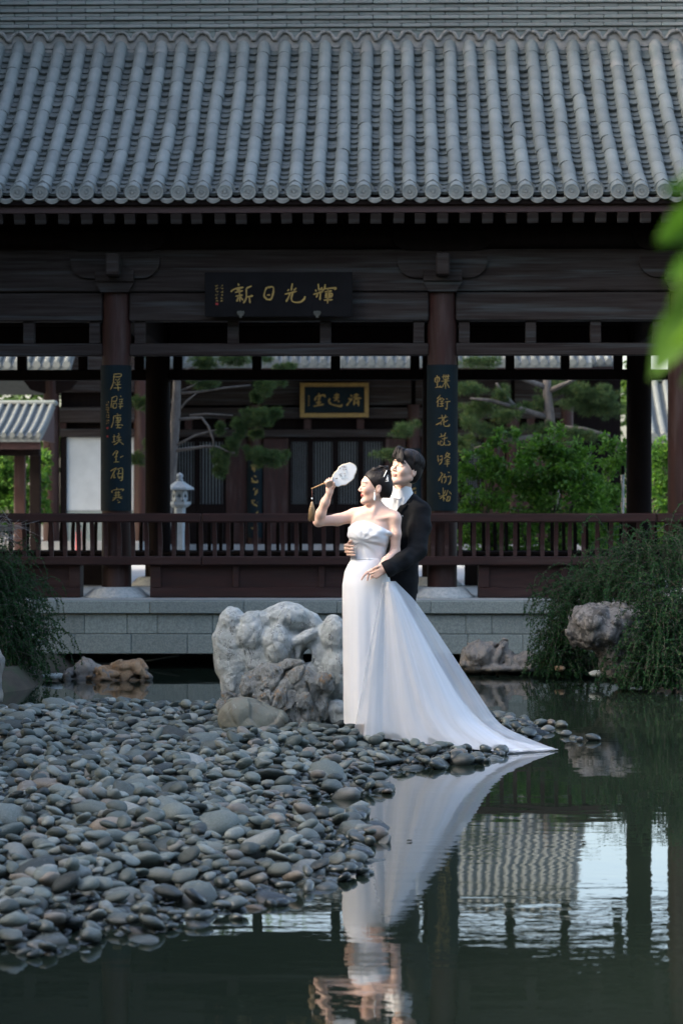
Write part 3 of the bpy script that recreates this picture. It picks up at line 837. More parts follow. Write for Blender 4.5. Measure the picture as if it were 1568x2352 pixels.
couplet(CX[1], 'blue-black couplet board with gold characters and two red seals wrapped round a column', lambda x, y: ((320+x/4.2)/1.5064, (1220+y/4.2)/1.5064), [
 [[(310,312),(412,308),(402,345),(315,352)],[(315,320),(300,450),(262,535)],[(335,380),(347,402)],[(392,370),(372,402)],[(320,430),(336,446)],[(397,415),(375,442)],[(358,400),(376,556)],[(330,466),(410,460)],[(308,512),(416,508)]],
 [[(275,662),(350,630),(346,700),(290,706)],[(286,665),(270,802)],[(302,740),(346,735),(346,796),(302,800),(302,742)],[(405,622),(412,642)],[(385,680),(440,675)],[(395,700),(402,722)],[(430,695),(416,722)],[(375,742),(440,738)],[(380,782),(440,776)],[(402,740),(402,816)]],
 [[(360,882),(368,906)],[(308,922),(416,905)],[(310,925),(300,1010),(273,1092)],[(335,946),(402,940),(397,986),(335,990)],[(345,962),(392,960)],[(366,930),(366,1000)],[(330,1016),(402,1010)],[(366,1010),(370,1090)],[(330,1052),(410,1046)],[(343,1092),(417,1090)],[(420,1046),(436,1058)]],
 [[(315,1190),(312,1292)],[(294,1226),(337,1215)],[(283,1302),(337,1290)],[(375,1168),(386,1200),(350,1226)],[(350,1242),(412,1226)],[(345,1276),(417,1265)],[(386,1240),(370,1300),(308,1342)],[(386,1282),(447,1336)]],
 [[(293,1492),(340,1430),(366,1440),(350,1480)],[(318,1522),(362,1500)],[(312,1590),(388,1585)],[(398,1524),(442,1498)],[(346,1450),(342,1586)]],
 [[(263,1722),(347,1673),(320,1720),(268,1832)],[(320,1770),(310,1816),(336,1812)],[(355,1702),(395,1680),(432,1690),(427,1840),(400,1862)],[(350,1762),(422,1755)],[(365,1802),(432,1812)],[(390,1700),(370,1790),(400,1836)]],
 [[(350,1962),(356,1986)],[(283,2036),(295,2000),(437,1985),(430,2012)],[(320,2042),(400,2030)],[(313,2076),(407,2065)],[(298,2112),(427,2095)],[(345,2010),(340,2110)],[(376,2010),(376,2102)],[(345,2110),(288,2152)],[(376,2105),(427,2122)],[(358,2138),(376,2152)],[(368,2182),(402,2168)]]],
 (190, 246, 700, 1040), [(215, 1095), (215, 1215)], 837, 1173)
couplet(CX[2], 'blue-black couplet board with seven gold characters and no seals on the column behind the groom', lambda x, y: ((1460+x/4.356)/1.5064, (1240+y/4.356)/1.5064), [
 [[(200,290),(200,352),(252,346),(252,285),(202,290)],[(226,253),(230,432)],[(198,436),(282,425)],[(268,408),(287,442)],[(298,277),(412,265)],[(325,240),(325,312),(402,306)],[(356,243),(350,302)],[(391,240),(385,302)],[(288,342),(412,335)],[(350,310),(350,457)],[(345,350),(298,442)],[(360,350),(407,442)]],
 [[(276,548),(224,612)],[(277,588),(218,662)],[(241,640),(235,732)],[(302,588),(268,627)],[(296,600),(332,622)],[(273,646),(322,640)],[(263,682),(327,675)],[(296,640),(296,712)],[(258,722),(322,715)],[(363,603),(377,617)],[(343,656),(422,645)],[(376,655),(370,762),(348,745)]],
 [[(243,902),(382,880)],[(295,848),(306,922)],[(352,848),(335,907)],[(336,890),(280,960),(208,1002)],[(286,950),(280,1002)],[(387,930),(330,962)],[(325,910),(325,1000),(350,1021),(402,1016),(406,988)]],
 [[(253,1186),(352,1160)],[(284,1128),(296,1182)],[(352,1118),(330,1172)],[(298,1212),(382,1195)],[(341,1180),(330,1242)],[(240,1248),(250,1302)],[(270,1250),(276,1302),(310,1306),(322,1283)],[(330,1250),(341,1302),(411,1301),(416,1273)],[(383,1243),(417,1262)],[(278,1238),(302,1257)]],
 [[(235,1458),(246,1562)],[(268,1482),(302,1470),(291,1560),(258,1602)],[(263,1532),(297,1525)],[(376,1408),(348,1472)],[(365,1430),(412,1440),(328,1512)],[(350,1460),(422,1502)],[(343,1537),(407,1525)],[(343,1562),(412,1555)],[(333,1592),(412,1585)],[(376,1510),(376,1637)]],
 [[(278,1718),(302,1737)],[(312,1738),(270,1800),(248,1847)],[(296,1790),(296,1882)],[(342,1738),(320,1802)],[(328,1792),(357,1780),(351,1850),(328,1882)],[(388,1713),(412,1722)],[(378,1787),(427,1775),(421,1860),(393,1902)]],
 [[(315,1948),(321,2152)],[(243,2028),(267,2052)],[(352,1988),(328,2042)],[(258,2082),(352,2060)],[(310,2080),(268,2117)],[(320,2085),(342,2122)],[(386,1983),(353,2072)],[(408,2008),(437,2047)],[(368,2092),(417,2080),(406,2140),(368,2152)],[(391,2090),(358,2152)]]],
 None, [], 837, 1173)
# ------------------------------------------------------------------ foliage helpers
def kites(base, dirv, nrm, L, W):
    """leaf-shaped quads: arrays of base points, directions, normals, lengths, widths"""
    d = dirv/np.linalg.norm(dirv, axis=1, keepdims=True); s = np.cross(d, nrm); s /= np.linalg.norm(s, axis=1, keepdims=True)+1e-9
    n = np.cross(s, d); L = L[:, None]; W = W[:, None]
    mid = base+d*L*.45
    v = np.stack([base, mid+s*W+n*W*.35, base+d*L, mid-s*W+n*W*.35], 1)
    return v.reshape(-1, 3), np.arange(len(base)*4).reshape(-1, 4)
def cloud(ells, dens, size, seed, shell=.55, down=.2):
    """leaves through a set of ellipsoids (c, r); clumped so light and gaps come through"""
    g = np.random.default_rng(seed); B = []; D = []
    for c, r in ells:
        c = np.array(c); r = np.array(r); n = int(dens*(r[0]*r[1]+r[1]*r[2]+r[0]*r[2])*4)
        nc = max(6, n//45)                                   # twig clumps
        u = g.normal(size=(nc, 3)); u /= np.linalg.norm(u, axis=1, keepdims=True)
        cc = u*(shell+(1-shell)*g.random((nc, 1))**.6)
        k = g.integers(nc, size=n)
        q = (cc[k]+g.normal(size=(n, 3))*.13)*r+c
        B.append(q); D.append(u[k]+g.normal(size=(n, 3))*.8+np.array([0, 0, -down]))
    B = np.concatenate(B); D = np.concatenate(D); n = len(B)
    N = np.array([0, 0, 1.])+g.normal(size=(n, 3))*.6
    return kites(B, D, N, size*g.uniform(.6, 1.25, n), size*.27*g.uniform(.7, 1.2, n))
def needles(ells, tufts, L, seed, per=16):
    g = np.random.default_rng(seed); B = []; D = []; R_ = []
    for c, r in ells:
        c = np.array(c); r = np.array(r); n = int(tufts*max(.2, r[0]*r[2]*14))
        ns = 9; sc = g.normal(size=(ns, 3)); sc /= np.linalg.norm(sc, axis=1, keepdims=True); sc = c+sc*r*g.uniform(.35, .95, (ns, 1))
        u = g.normal(size=(n, 3)); u /= np.linalg.norm(u, axis=1, keepdims=True)
        p = sc[g.integers(ns, size=n)]+u*r*.36*(g.random((n, 1))**.5)
        ax_ = u+np.array([0, 0, .7])+g.normal(size=(n, 3))*.4
        B.append(np.repeat(p, per, 0)); D.append(np.repeat(ax_, per, 0)+g.normal(size=(n*per, 3))*.75)
    B = np.concatenate(B); D = np.concatenate(D); n = len(B)
    return kites(B, D, g.normal(size=(n, 3)), L*g.uniform(.7, 1.2, n), np.full(n, L*.035))
def limb(mb, pts, r0, r1, n=7): mb.tube(pts, [r0+(r1-r0)*i/(len(pts)-1) for i in range(len(pts))], n)
M['bark'] = pmat('pine_bark', (.075, .066, .060), (.13, .115, .1), 14, .9, .6, 30, (1, 1, .4))
M['bark_dark'] = pmat('dark_bark', (.04, .034, .028), (.07, .06, .05), 14, .9, .6, 30)
M['pine'] = leafmat('pine_needles', (.026, .055, .028), (.060, .100, .040), .25, .6, (.16, .14, .05))
M['leaf_bright'] = leafmat('bright_leaves', (.026, .075, .016), (.072, .160, .032), .45, .5, (.17, .26, .09))
M['leaf_tree'] = leafmat('tree_leaves', (.03, .065, .02), (.075, .13, .035), .4, .55)
M['leaf_jasmine'] = leafmat('trailing_leaves', (.008, .034, .013), (.022, .068, .024), .3, .7, (.05, .09, .03))
M['leaf_near'] = leafmat('near_leaves', (.045, .12, .015), (.085, .17, .035), .5, .5)
def tree(name, label, cat, base, trunk_pts, r0, ells, dens, size, seed, mat, group=None, branches=()):
    th = thing(name, base, label, cat, group)
    mb = MB(); limb(mb, trunk_pts, r0, r0*.35, 9)
    for b in branches: limb(mb, b, r0*.35, r0*.08, 6)
    mb.build('trunk', M['bark_dark'], th)
    v, f = cloud(ells, dens, size, seed)
    obj('crown', npmesh('crown', v, f, False, mat), None, th)
    return th

# ------------------------------------------------------------------ simple tiled roofs of the buildings behind
def far_roof(parent, x0, x1, ye, ze, yr, zr, pitch, rad, tube_n=7, ridge_h=.45, board=True, back=True):
    n = 9; P_ = lambda s: (ye+(yr-ye)*s, ze+(zr-ze)*(.75*s+.25*s*s))
    mb = MB(); v = []; f = []
    pr = [P_(s) for s in np.linspace(0, 1, n)]; fl = pr+[(2*yr-y, z) for y, z in reversed(pr[:-1])] if back else pr+[(yr+.1, zr)]
    for y, z in fl: v += [(x0, y, z), (x1, y, z), (x0, y, z-.12), (x1, y, z-.12)]
    for i in range(len(fl)-1):
        b = 4*i; f += [(b, b+1, b+5, b+4), (b+2, b+6, b+7, b+3), (b, b+4, b+6, b+2), (b+1, b+3, b+7, b+5)]
    f += [(0, 2, 3, 1), (4*len(fl)-4, 4*len(fl)-3, 4*len(fl)-1, 4*len(fl)-2)]
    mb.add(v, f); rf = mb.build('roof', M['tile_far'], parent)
    x = x0+pitch*.5
    tm = MB(); tm.tube([(0, y, z+.02) for y, z in pr], rad, tube_n)
    dn = 14
    dv = [(rad*1.12*math.cos(2*math.pi*i/dn), ye-.03, ze+.01+rad*1.12*math.sin(2*math.pi*i/dn)) for i in range(dn)]
    tm.add(dv+[(a, ye+.02, c) for a, b, c in dv], [tuple(range(dn))]+[(i, (i+1) % dn, dn+(i+1) % dn, dn+i) for i in range(dn)])
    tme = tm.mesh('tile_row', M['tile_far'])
    while x < x1:
        obj('tile_row', tme, None, rf, (x, 0, 0)); x += pitch
    mb = MB(); mb.box(x0-.05, x1+.05, yr-.16, yr+.16, zr-.05, zr+ridge_h, .03); mb.build('ridge', M['ridge'], rf)
    if board:
        mb = MB(); mb.box(x0, x1, ye+.06, ye+.10, ze-.26, ze-.10); mb.build('eave_board', M['red_board'], rf)
    return rf

# main hall across the courtyard
HY = 60.0
hx = lambda p: ax(p, HY)
hz = lambda p: az(p, HY)
hall = thing('hall', (hx(767), HY+3, .6), 'dark timber hall with lattice doors and framed plaque across the courtyard', 'hall')
HZ = hz(1250)
mb = MB(); mb.box(hx(335), hx(1330), HY-1.6, HY+7.5, .59, HZ, .01); mb.build('stone_base', M['paving'], hall)
for k, (za, zc) in enumerate(((.59, .59+(HZ-.59)*.5), (.59, .60))):
    if k == 0:
        mb = MB(); mb.box(hx(640), hx(900), HY-2.1, HY-1.605, za, zc, .01); mb.build('step', M['paving'], hall)
HC = [hx(p) for p in (357, 585, 949, 1177, 1300)]
for x in HC:
    mb = MB(); mb.lathe([(.17, HZ), (.17, hz(930))], x, HY, 18); mb.build('column', M['wood_z'], hall)
for a, b in zip(HC[:-1], HC[1:]):
    for ya, yb, o in ((860, 930, .1), (936, 961, .02), (986, 1004, .04)):
        mb = MB(); mb.box(a+.05, b-.05, HY-.12+o, HY+.1, hz(yb), hz(ya), .01); mb.build('beam', M['wood_x'], hall)
    n = 3
    for k in range(1, n):
        xc = a+(b-a)*k/n; mb = MB(); mb.box(xc-.09, xc+.09, HY-.06, HY+.05, hz(985.5), hz(961.5)); mb.build('strut', M['wood_z'], hall)
def leaf_door(px0, px1, lattice=True):
    x0, x1 = hx(px0), hx(px1); z0, z1 = HZ+.01, hz(1005)
    zl0, zl1 = hz(1158), hz(1014)
    mb = MB(); mb.box(x0+.005, x1-.005, HY+.06, HY+.12, z0, zl0 if lattice else z1, .01)
    d = mb.build('door', M['wood_z'] if not lattice else M['dark_wood'], hall)
    if lattice:
        m2 = MB(); m2.box(x0+.005, x1-.005, HY+.06, HY+.12, zl1+.002, z1, .005)
        for a, b in ((x0+.005, x0+.075), (x1-.075, x1-.005)): m2.box(a, b, HY+.06, HY+.12, zl0+.002, zl1, .005)
        m2.build('door_frame', M['dark_wood'], d)
        m3 = MB(); m3.box(x0+.076, x1-.076, HY+.10, HY+.11, zl0+.003, zl1-.001); m3.build('paper', M['paper'], d)
        n = 7; w = (x1-x0-.152)/n
        me = MB(); me.box(-w*.26, w*.26, HY+.065, HY+.098, zl0+.003, zl1-.001); me = me.mesh('slat', M['dark_wood'])
        for k in range(n): obj('slat', me, None, d, (x0+.076+w*(k+.5), 0, 0))
for p0, p1, lt in ((603, 662, 0), (662, 712, 1), (712, 770, 1), (770, 828, 1), (828, 884, 1), (884, 932, 0), (374, 392, 0), (392, 452, 1), (452, 518, 1), (518, 568, 0),
                   (966, 1010, 0), (1010, 1060, 1), (1060, 1110, 1), (1110, 1160, 0), (1192, 1285, 0)):
    leaf_door(p0, p1, bool(lt))
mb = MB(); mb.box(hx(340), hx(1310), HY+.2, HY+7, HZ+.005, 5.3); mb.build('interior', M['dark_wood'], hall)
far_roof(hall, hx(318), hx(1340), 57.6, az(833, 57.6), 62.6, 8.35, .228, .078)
# hall plaque
hp = lambda x, y, d: at((980+x/4.61)/1.5064, (1280+y/4.61)/1.5064, HY-.30)+Vector((0, -d, 0))
a, b = hp(265, 755, 0), hp(1360, 200, 0); ai, bi = hp(335, 685, 0), hp(1290, 265, 0)
hpq = thing('hall_plaque', ((a.x+b.x)/2, HY-.25, a.z), 'gilt-framed dark blue plaque with three gold characters on the far hall', 'plaque')
mb = MB(); mb.box(ai.x, bi.x, HY-.28, HY-.22, ai.z, bi.z); mb.build('board', M['blue_lacquer'], hpq)
for (xa, xb, za, zc) in ((a.x, b.x, a.z, ai.z-.001), (a.x, b.x, bi.z+.001, b.z), (a.x, ai.x-.001, ai.z, bi.z), (bi.x+.001, b.x, ai.z, bi.z)):
    mb = MB(); mb.box(xa, xb, HY-.31, HY-.21, za, zc, .01); mb.build('frame', M['gold_frame'], hpq)
for c in ([[(570,372),(565,402)],[(500,485),(530,425),(640,400),(667,432)],[(560,430),(602,420)],[(540,470),(592,455)],[(565,440),(560,560)],[(518,520),(602,510)],[(483,577),(648,545)]],
          [[(850,365),(850,482)],[(808,400),(892,395)],[(798,440),(892,435)],[(808,492),(862,460)],[(870,480),(887,512)],[(740,450),(735,530),(900,577),(938,550)],[(728,530),(762,520)]],
          [[(1075,393),(1092,422)],[(1038,450),(1067,467)],[(1008,567),(1060,500),(1102,450)],[(1118,400),(1202,395)],[(1108,430),(1242,452)],[(1160,370),(1160,472)],[(1130,475),(1125,562)],[(1130,475),(1190,470),(1195,577)],[(1140,520),(1190,515)]]):
    brush(c, 25, lambda x, y, d: hp(x, y, d-.018), .012).build('character', M['gold'], hpq)
brush([[(398, y), (414, y+8)] for y in (415, 450, 485, 520, 555)], 22, lambda x, y, d: hp(x, y, d-.018), .012).build('inscription', M['gold'], hpq)
# couplet boards on the hall columns
for i, (x, seed) in enumerate(((HC[1], 3), (HC[2], 8))):
    th = thing('hall_couplet', (x, HY-.2, hz(1235)), ('narrow blue couplet board with gold characters on the hall column behind the pine', 'narrow blue couplet board on the hall column behind the groom')[i], 'couplet board')
    A = R(70); rr = .2; poly = [(x+rr*math.sin(-A+2*A*k/10), HY-rr*math.cos(-A+2*A*k/10)) for k in range(11)]+[(x+.172*math.sin(A-2*A*k/10), HY-.172*math.cos(A-2*A*k/10)) for k in range(11)]
    mb = MB(); mb.prism(poly, hz(1235), hz(1030), 'z'); mb.build('board', M['blue_lacquer'], th)
    px = 784+(x+.0209*HY)/HY*FP
    for k in range(7):
        r = random.Random(seed*10+k); st = [[(px+r.uniform(-8, 8), 1048+27*k+r.uniform(-9, 9)), (px+r.uniform(-8, 8), 1048+27*k+r.uniform(-9, 9))] for _ in range(5)]
        brush(st, 3.2, lambda u, w, d: at(u, w, HY-.205)+Vector((0, -d, 0)), .01).build('character', M['gold'], th)

# side hall behind, right
sh = thing('side_hall', (ax(1330, 66), 67, .6), 'lower tiled side hall beyond the shrubs right of the main hall', 'hall')
mb = MB(); mb.box(ax(1180, 67), ax(1425, 67), 67, 70, .59, az(840, 66)); mb.build('wall', M['dark_wood'], sh)
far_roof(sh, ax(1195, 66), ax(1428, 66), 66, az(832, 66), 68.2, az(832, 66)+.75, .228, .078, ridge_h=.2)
# corridor roof seen past the right columns
cr = thing('corridor', (ax(1600, 50), 51, .6), 'low tiled corridor roof past the right-hand columns', 'corridor')
far_roof(cr, ax(1488, 50), ax(1800, 50), 50, az(1005, 50), 52, az(872, 52), .228, .078, ridge_h=.12)
mb = MB(); mb.box(ax(1492, 51), ax(1790, 51), 51, 51.2, .59, az(1000, 51)); mb.build('wall', M['dark_wood'], cr)
# left wing with white wall
WY = 54.0
wing = thing('wing_building', (ax(150, WY), WY+2, .6), 'timber side wing with a red column and white plaster wall behind the pavilion', 'building')
wx = lambda p: ax(p, WY); wz = lambda p: az(p, WY)
mb = MB(); mb.box(wx(-250), wx(332), WY-1.2, WY+6, .59, wz(1243), .01); mb.build('stone_base', M['paving'], wing)
for p in (118, 326): mb = MB(); mb.lathe([(.187, wz(1243)), (.18, wz(870))], wx(p), WY, 20); mb.build('column', M['wood_z'], wing)
for ya, yb in ((800, 900), (935, 970), (985, 1003)):
    mb = MB(); mb.box(wx(137), wx(310), WY-.1, WY+.1, wz(yb), wz(ya), .01); mb.build('beam', M['wood_x'], wing)
mb = MB(); mb.box(wx(137.5), wx(152), WY-.05, WY+.05, wz(984.5), wz(970.5)); mb.build('strut', M['wood_z'], wing)
mb = MB(); mb.box(wx(153), wx(312), WY+.04, WY+.14, wz(1172), wz(1003.5)); mb.build('plaster_panel', M['white_wall'], wing)
mb = MB(); mb.box(wx(153), wx(312), WY+.02, WY+.145, wz(1243), wz(1172.5)); mb.build('stone_dado', M['granite'], wing)
mb = MB(); mb.box(wx(138), wx(152), WY-.02, WY+.1, wz(1243), wz(1003.5)); mb.build('jamb', M['dark_wood'], wing)
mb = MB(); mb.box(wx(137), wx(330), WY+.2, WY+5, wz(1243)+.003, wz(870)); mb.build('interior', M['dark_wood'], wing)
for s in (-1, 1):
    mb = MB(); mb.prism([(wx(118)+s*a, wz(b)) for a, b in ((.1, 905), (.45, 895), (.62, 872), (.62, 850), (.1, 850))], WY-.14, WY+.1); mb.build('bracket_arm', M['dark_wood'], wing)
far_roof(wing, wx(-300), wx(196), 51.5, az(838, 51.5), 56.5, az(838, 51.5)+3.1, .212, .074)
# small gate roof, sunlit
gate = thing('gate', (ax(40, 47), 48, .6), 'small covered gate with sunlit round tiles at the courtyard edge', 'gate')
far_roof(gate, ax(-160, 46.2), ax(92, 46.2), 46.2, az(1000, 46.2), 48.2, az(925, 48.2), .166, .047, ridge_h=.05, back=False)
mb = MB(); mb.prism([(46.25, az(1008, 46.2)), (48.3, az(935, 48.2)), (48.3, az(1008, 46.2))], ax(92, 46.2)-.1, ax(92, 46.2)-.02, 'x'); mb.build('gable_board', M['red_board'], gate)
for p, d in ((45, 0), (58, 1.3), (-70, 0), (-57, 1.3)):
    mb = MB(); mb.box(ax(p-13, 46.9), ax(p+12, 46.9), 46.9+d, 47.05+d, .59, az(1015, 46.9), .01); mb.build('post', M['dark_wood'] if d else M['wood_z'], gate)
mb = MB(); mb.box(ax(-160, 46.6), ax(90, 46.6), 46.6, 46.75, az(1046, 46.6), az(1022, 46.6), .01); mb.build('lintel', M['dark_wood'], gate)
gm = MB(); gm.box(-.05, .05, 46.35, 46.62, az(1022, 46.4), az(1012, 46.4)); gm = gm.mesh('rafter', M['wood_z'])
for k in range(12): obj('rafter', gm, None, gate, (ax(-150+20*k, 46.4), 0, 0))

# stone lantern
LY = 39.0; lx = ax(413, LY); lz = lambda c: az((1200+c/2.613)/1.5064, LY)
lan = thing('stone_lantern', (lx, LY, .6), 'pale grey stone lantern with a curved hexagonal cap in the courtyard', 'lantern')
M['lantern'] = pmat('lantern_stone', (.20, .23, .24), (.26, .285, .29), 20, .85, .3, 40)
def hexl(pr, nm):
    mb = MB(); mb.lathe(pr, lx, LY, 6, False); mb.build(nm, M['lantern'], lan)
hexl([(.20, .6), (.2, .72), (.13, .8), (.11, .86)], 'foot')
hexl([(.095, .861), (.085, 1.2), (.095, lz(1452))], 'post')
hexl([(.12, lz(1451)), (.175, lz(1425)), (.175, lz(1400))], 'platform')
mb = MB(); 
for k in range(6):
    a0, a1 = R(60*k), R(60*k+60); q0 = Vector((math.cos(a0), math.sin(a0), 0))*.125; q1 = Vector((math.cos(a1), math.sin(a1), 0))*.125
    c = Vector((lx, LY, 0)); n = 12; z0, z1 = lz(1399), lz(1296); md = (q0+q1)/2; tn = (q1-q0).normalized(); zc = (z0+z1)/2
    rim = [c+md+tn*(.032*math.cos(2*math.pi*i/n))+Vector((0, 0, zc+.032*math.sin(2*math.pi*i/n))) for i in range(n)]
    hw = (q1-q0).length/2
    sq = []
    for i in range(n):
        ca, sa = math.cos(2*math.pi*i/n), math.sin(2*math.pi*i/n); k_ = 1/max(abs(ca), abs(sa)); sq.append(c+md+tn*(hw*ca*k_)+Vector((0, 0, zc+(z1-z0)/2*sa*k_)))
    inn = [p-md.normalized()*.05 for p in rim]
    mb.add(sq+rim+inn, [(i, (i+1) % n, n+(i+1) % n, n+i) for i in range(n)]+[(n+i, n+(i+1) % n, 2*n+(i+1) % n, 2*n+i) for i in range(n)])
mb.build('light_chamber', M['lantern'], lan)
hexl([(.07, lz(1398)), (.07, lz(1297))], 'chamber_core')
hexl([(.16, lz(1295)), (.235, lz(1290)), (.225, lz(1272)), (.15, lz(1248)), (.09, lz(1225)), (.055, lz(1212))], 'cap')
mb = MB(); mb.lathe([(.05, lz(1211)), (.058, lz(1200)), (.035, lz(1190)), (.06, lz(1168)), (.045, lz(1150)), (.004, lz(1135))], lx, LY, 14); mb.build('finial', M['lantern'], lan)

# red container by the wing wall, white pole by the back column
M['red'] = pmat('red_paint', (.45, .02, .015), rough=.4)
c = at(181, 1243, 50)
th = thing('red_container', (c.x, 50, .6), 'small bright red cylinder standing at the foot of the wing wall', 'container')
mb = MB(); mb.lathe([(.05, .6), (.055, .62), (.055, 1.20), (.03, 1.28), (.015, 1.3)], c.x, 50, 14); mb.build('body', M['red'], th)
mb = MB(); mb.box(c.x-.03, c.x+.05, 49.98, 50.02, 1.302, 1.34); mb.build('handle', M['black_lacquer'], th)
M['white_paint'] = pmat('white_paint', (.6, .62, .63), rough=.5)
c = at(1430, 1262, 29.75)
th = thing('white_pole', (c.x, 29.75, FLOOR_Z), 'thin white pole standing against the back right column', 'pole')
mb = MB(); mb.tube([(c.x, 29.75, FLOOR_Z), (c.x, 29.75, az(1090, 29.75))], .014, 8); mb.build('shaft', M['white_paint'], th)
mb = MB(); mb.tube([(c.x, 29.75, az(1089.8, 29.75)), (c.x, 29.75, az(1070, 29.75))], .022, 8); mb.build('head', M['black_lacquer'], th)

# ------------------------------------------------------------------ pines and shrubs in the courtyard
c7 = lambda x, y, Y: at((560+x/2.613)/1.5064, (1200+y/2.613)/1.5064, Y)
PY1 = 40.0; u7 = .254*PY1/FP
pine = thing('pine_tree', (c7(90, 0, PY1).x, PY1, .6), 'pine with bare crooked branches reaching right above the stone lantern', 'pine tree', 'pines in the courtyard')
tr = MB(); bx_ = c7(110, 0, PY1).x
limb(tr, [(bx_-.25, PY1, .6), (bx_-.12, PY1, 1.6), (bx_-.04, PY1+.05, 2.4), c7(125, 600, PY1), c7(135, 400, PY1), c7(140, 200, PY1), c7(150, -200, PY1)], .11, .05, 10)
for pts, r in (([(150,420),(330,405),(560,370),(800,345)], 13), ([(160,400),(280,350),(360,300)], 11), ([(140,590),(220,490),(310,420)], 12), ([(250,620),(400,605),(640,620)], 10),
            ([(110,660),(250,645),(360,640),(420,720),(460,830),(475,900)], 15), ([(110,900),(300,800),(450,760),(600,735)], 12), ([(110,940),(280,915),(400,900),(500,905),(600,950),(660,960)], 16), ([(140,300),(220,200),(400,140)], 10), ([(90,500),(-80,480),(-200,560)], 11), ([(100,760),(-40,800),(-110,900)], 9)):
    limb(tr, [c7(x, y, PY1-.02*i) for i, (x, y) in enumerate(pts)], r*u7, r*u7*.5, 7)
tr.build('trunk', M['bark'], pine)
cl = [(400,340,110,55),(330,300,80,40),(950,370,150,70),(1060,320,90,45),(860,460,50,40),(820,640,180,90),(960,650,110,80),(680,700,90,70),(520,740,45,40),(1030,600,60,40),(510,1010,90,80),(520,1130,70,70),(560,960,60,50),(950,1000,190,85),(1090,1010,80,55),(820,940,80,80),(650,890,70,75),(850,790,60,45),(700,800,60,60),
      (430,140,180,60),(650,120,160,55),(900,110,130,50),(1100,180,120,40),(-170,520,90,70),(-60,480,60,60),(-220,1010,70,60),(-110,900,60,80),(-190,60,110,40)]
v, f = needles([(c7(x, y, PY1+.12*math.sin(i*2.3)), (rx*u7, rx*u7*.7, ry*u7)) for i, (x, y, rx, ry) in enumerate(cl)], 520, .085, 3, 14)
obj('crown', npmesh('crown', v, f, False, M['pine']), None, pine)

PY2 = 42.0
pine2 = thing('pine_tree', (ax(1290, PY2), PY2, .6), 'broad pine with grey limbs spreading behind the leafy green shrubs', 'pine tree', 'pines in the courtyard')
tr = MB(); p2 = lambda x, y, o=0: at(x, y, PY2+o)
limb(tr, [(ax(1280, PY2), PY2, .6), p2(1270, 1080), p2(1262, 960), p2(1255, 890), p2(1258, 850)], .12, .06, 9)
for pts in ([(1255,890),(1200,870),(1160,862)],[(1262,960),(1180,935),(1130,920),(1080,915)],[(1255,900),(1300,880),(1340,862)],[(1180,935),(1150,900),(1140,880)],[(1262,980),(1340,985),(1400,1000)],[(1262,1000),(1160,1010),(1090,1030)]):
    limb(tr, [p2(x, y, -.1*i) for i, (x, y) in enumerate(pts)], .055, .02, 7)
tr.build('trunk', M['bark'], pine2)
u2 = PY2/FP
cl = [(1080,890,40,18),(1100,935,45,18),(1150,905,40,16),(1180,955,50,20),(1230,930,45,18),(1290,900,60,17),(1350,895,50,16),(1400,905,40,18),(1330,930,60,16),(1390,945,45,18),(1100,985,50,20),(1170,1000,40,16),(1070,1020,30,20),(1250,985,50,18),(1330,1000,50,16),(1085,838,35,14),(1130,832,30,14),(930,985,40,18),(905,1045,45,14),(950,1070,25,20),(1075,960,30,14)]
v, f = needles([(p2(x, y, .3*math.sin(i*1.7)), (rx*u2, .3, ry*u2)) for i, (x, y, rx, ry) in enumerate(cl)], 330, .10, 5, 12)
obj('crown', npmesh('crown', v, f, False, M['pine']), None, pine2)

def shrub(label, Y, ells, dens, size, seed, group, mat='leaf_bright', nstem=8, zb=.6):
    e = [(at(x, y, Y+dy), (rx*Y/FP, rd, ry*Y/FP)) for x, y, rx, ry, dy, rd in ells]
    cx_ = sum(q[0].x for q in e)/len(e)
    th = thing('leafy_shrub', (cx_, Y, zb), label, 'shrub', group)
    mb = MB(); r = random.Random(seed)
    for k in range(nstem):
        c_, rr = e[k % len(e)]; x0 = cx_+r.uniform(-.25, .25)*(1+abs(c_.x-cx_)); tp = c_+Vector((r.uniform(-.6, .6)*rr[0], 0, r.uniform(0, .8)*rr[2]))
        b0 = Vector((x0, Y+r.uniform(-.2, .2), zb-.02)); limb(mb, [b0, b0.lerp(tp, .5)+Vector((r.uniform(-.15, .15), 0, .15)), tp], .022, .006, 5)
    mb.build('stems', M['bark_dark'], th)
    v, f = cloud(e, dens, size, seed, .35, .35); obj('foliage', npmesh('foliage', v, f, False, M[mat]), None, th)
G = 'bright green shrubs behind the pavilion'
shrub('tall bright green leafy shrub with a rounded top behind the right bay', 34.5, [(1270,1020,45,50,0,.4),(1240,1085,80,70,.1,.6),(1320,1075,70,60,.1,.5),(1290,1150,100,70,0,.7),(1260,1230,110,60,0,.7)], 620, .085, 11, G)
shrub('loose bright green shrub with arching sprays beside the right couplet column', 34.0, [(1150,1010,38,35,0,.3),(1100,1060,50,35,0,.4),(1110,1120,65,50,.1,.5),(1120,1190,80,60,.1,.6),(1180,1080,50,50,.1,.4),(1110,1250,80,50,.1,.5)], 600, .08, 12, G)
shrub('light green shrub against the back right column', 35.5, [(1410,1040,40,45,0,.4),(1400,1100,50,50,0,.5),(1390,1180,70,60,0,.6),(1420,1240,70,50,0,.6)], 600, .08, 13, G)
shrub('pale green shrub seen through the gap right of the back column', 44, [(1520,1070,40,60,0,.6),(1525,1150,45,60,0,.6),(1530,1230,50,40,0,.6)], 520, .11, 14, G)
shrub('sunlit green shrub seen below the small gate roof', 51, [(10,1100,40,40,0,.6),(20,1160,50,50,0,.7),(92,1080,25,45,.5,.5),(95,1150,25,50,.5,.5),(-30,1080,50,50,0,.7)], 520, .12, 15, G)
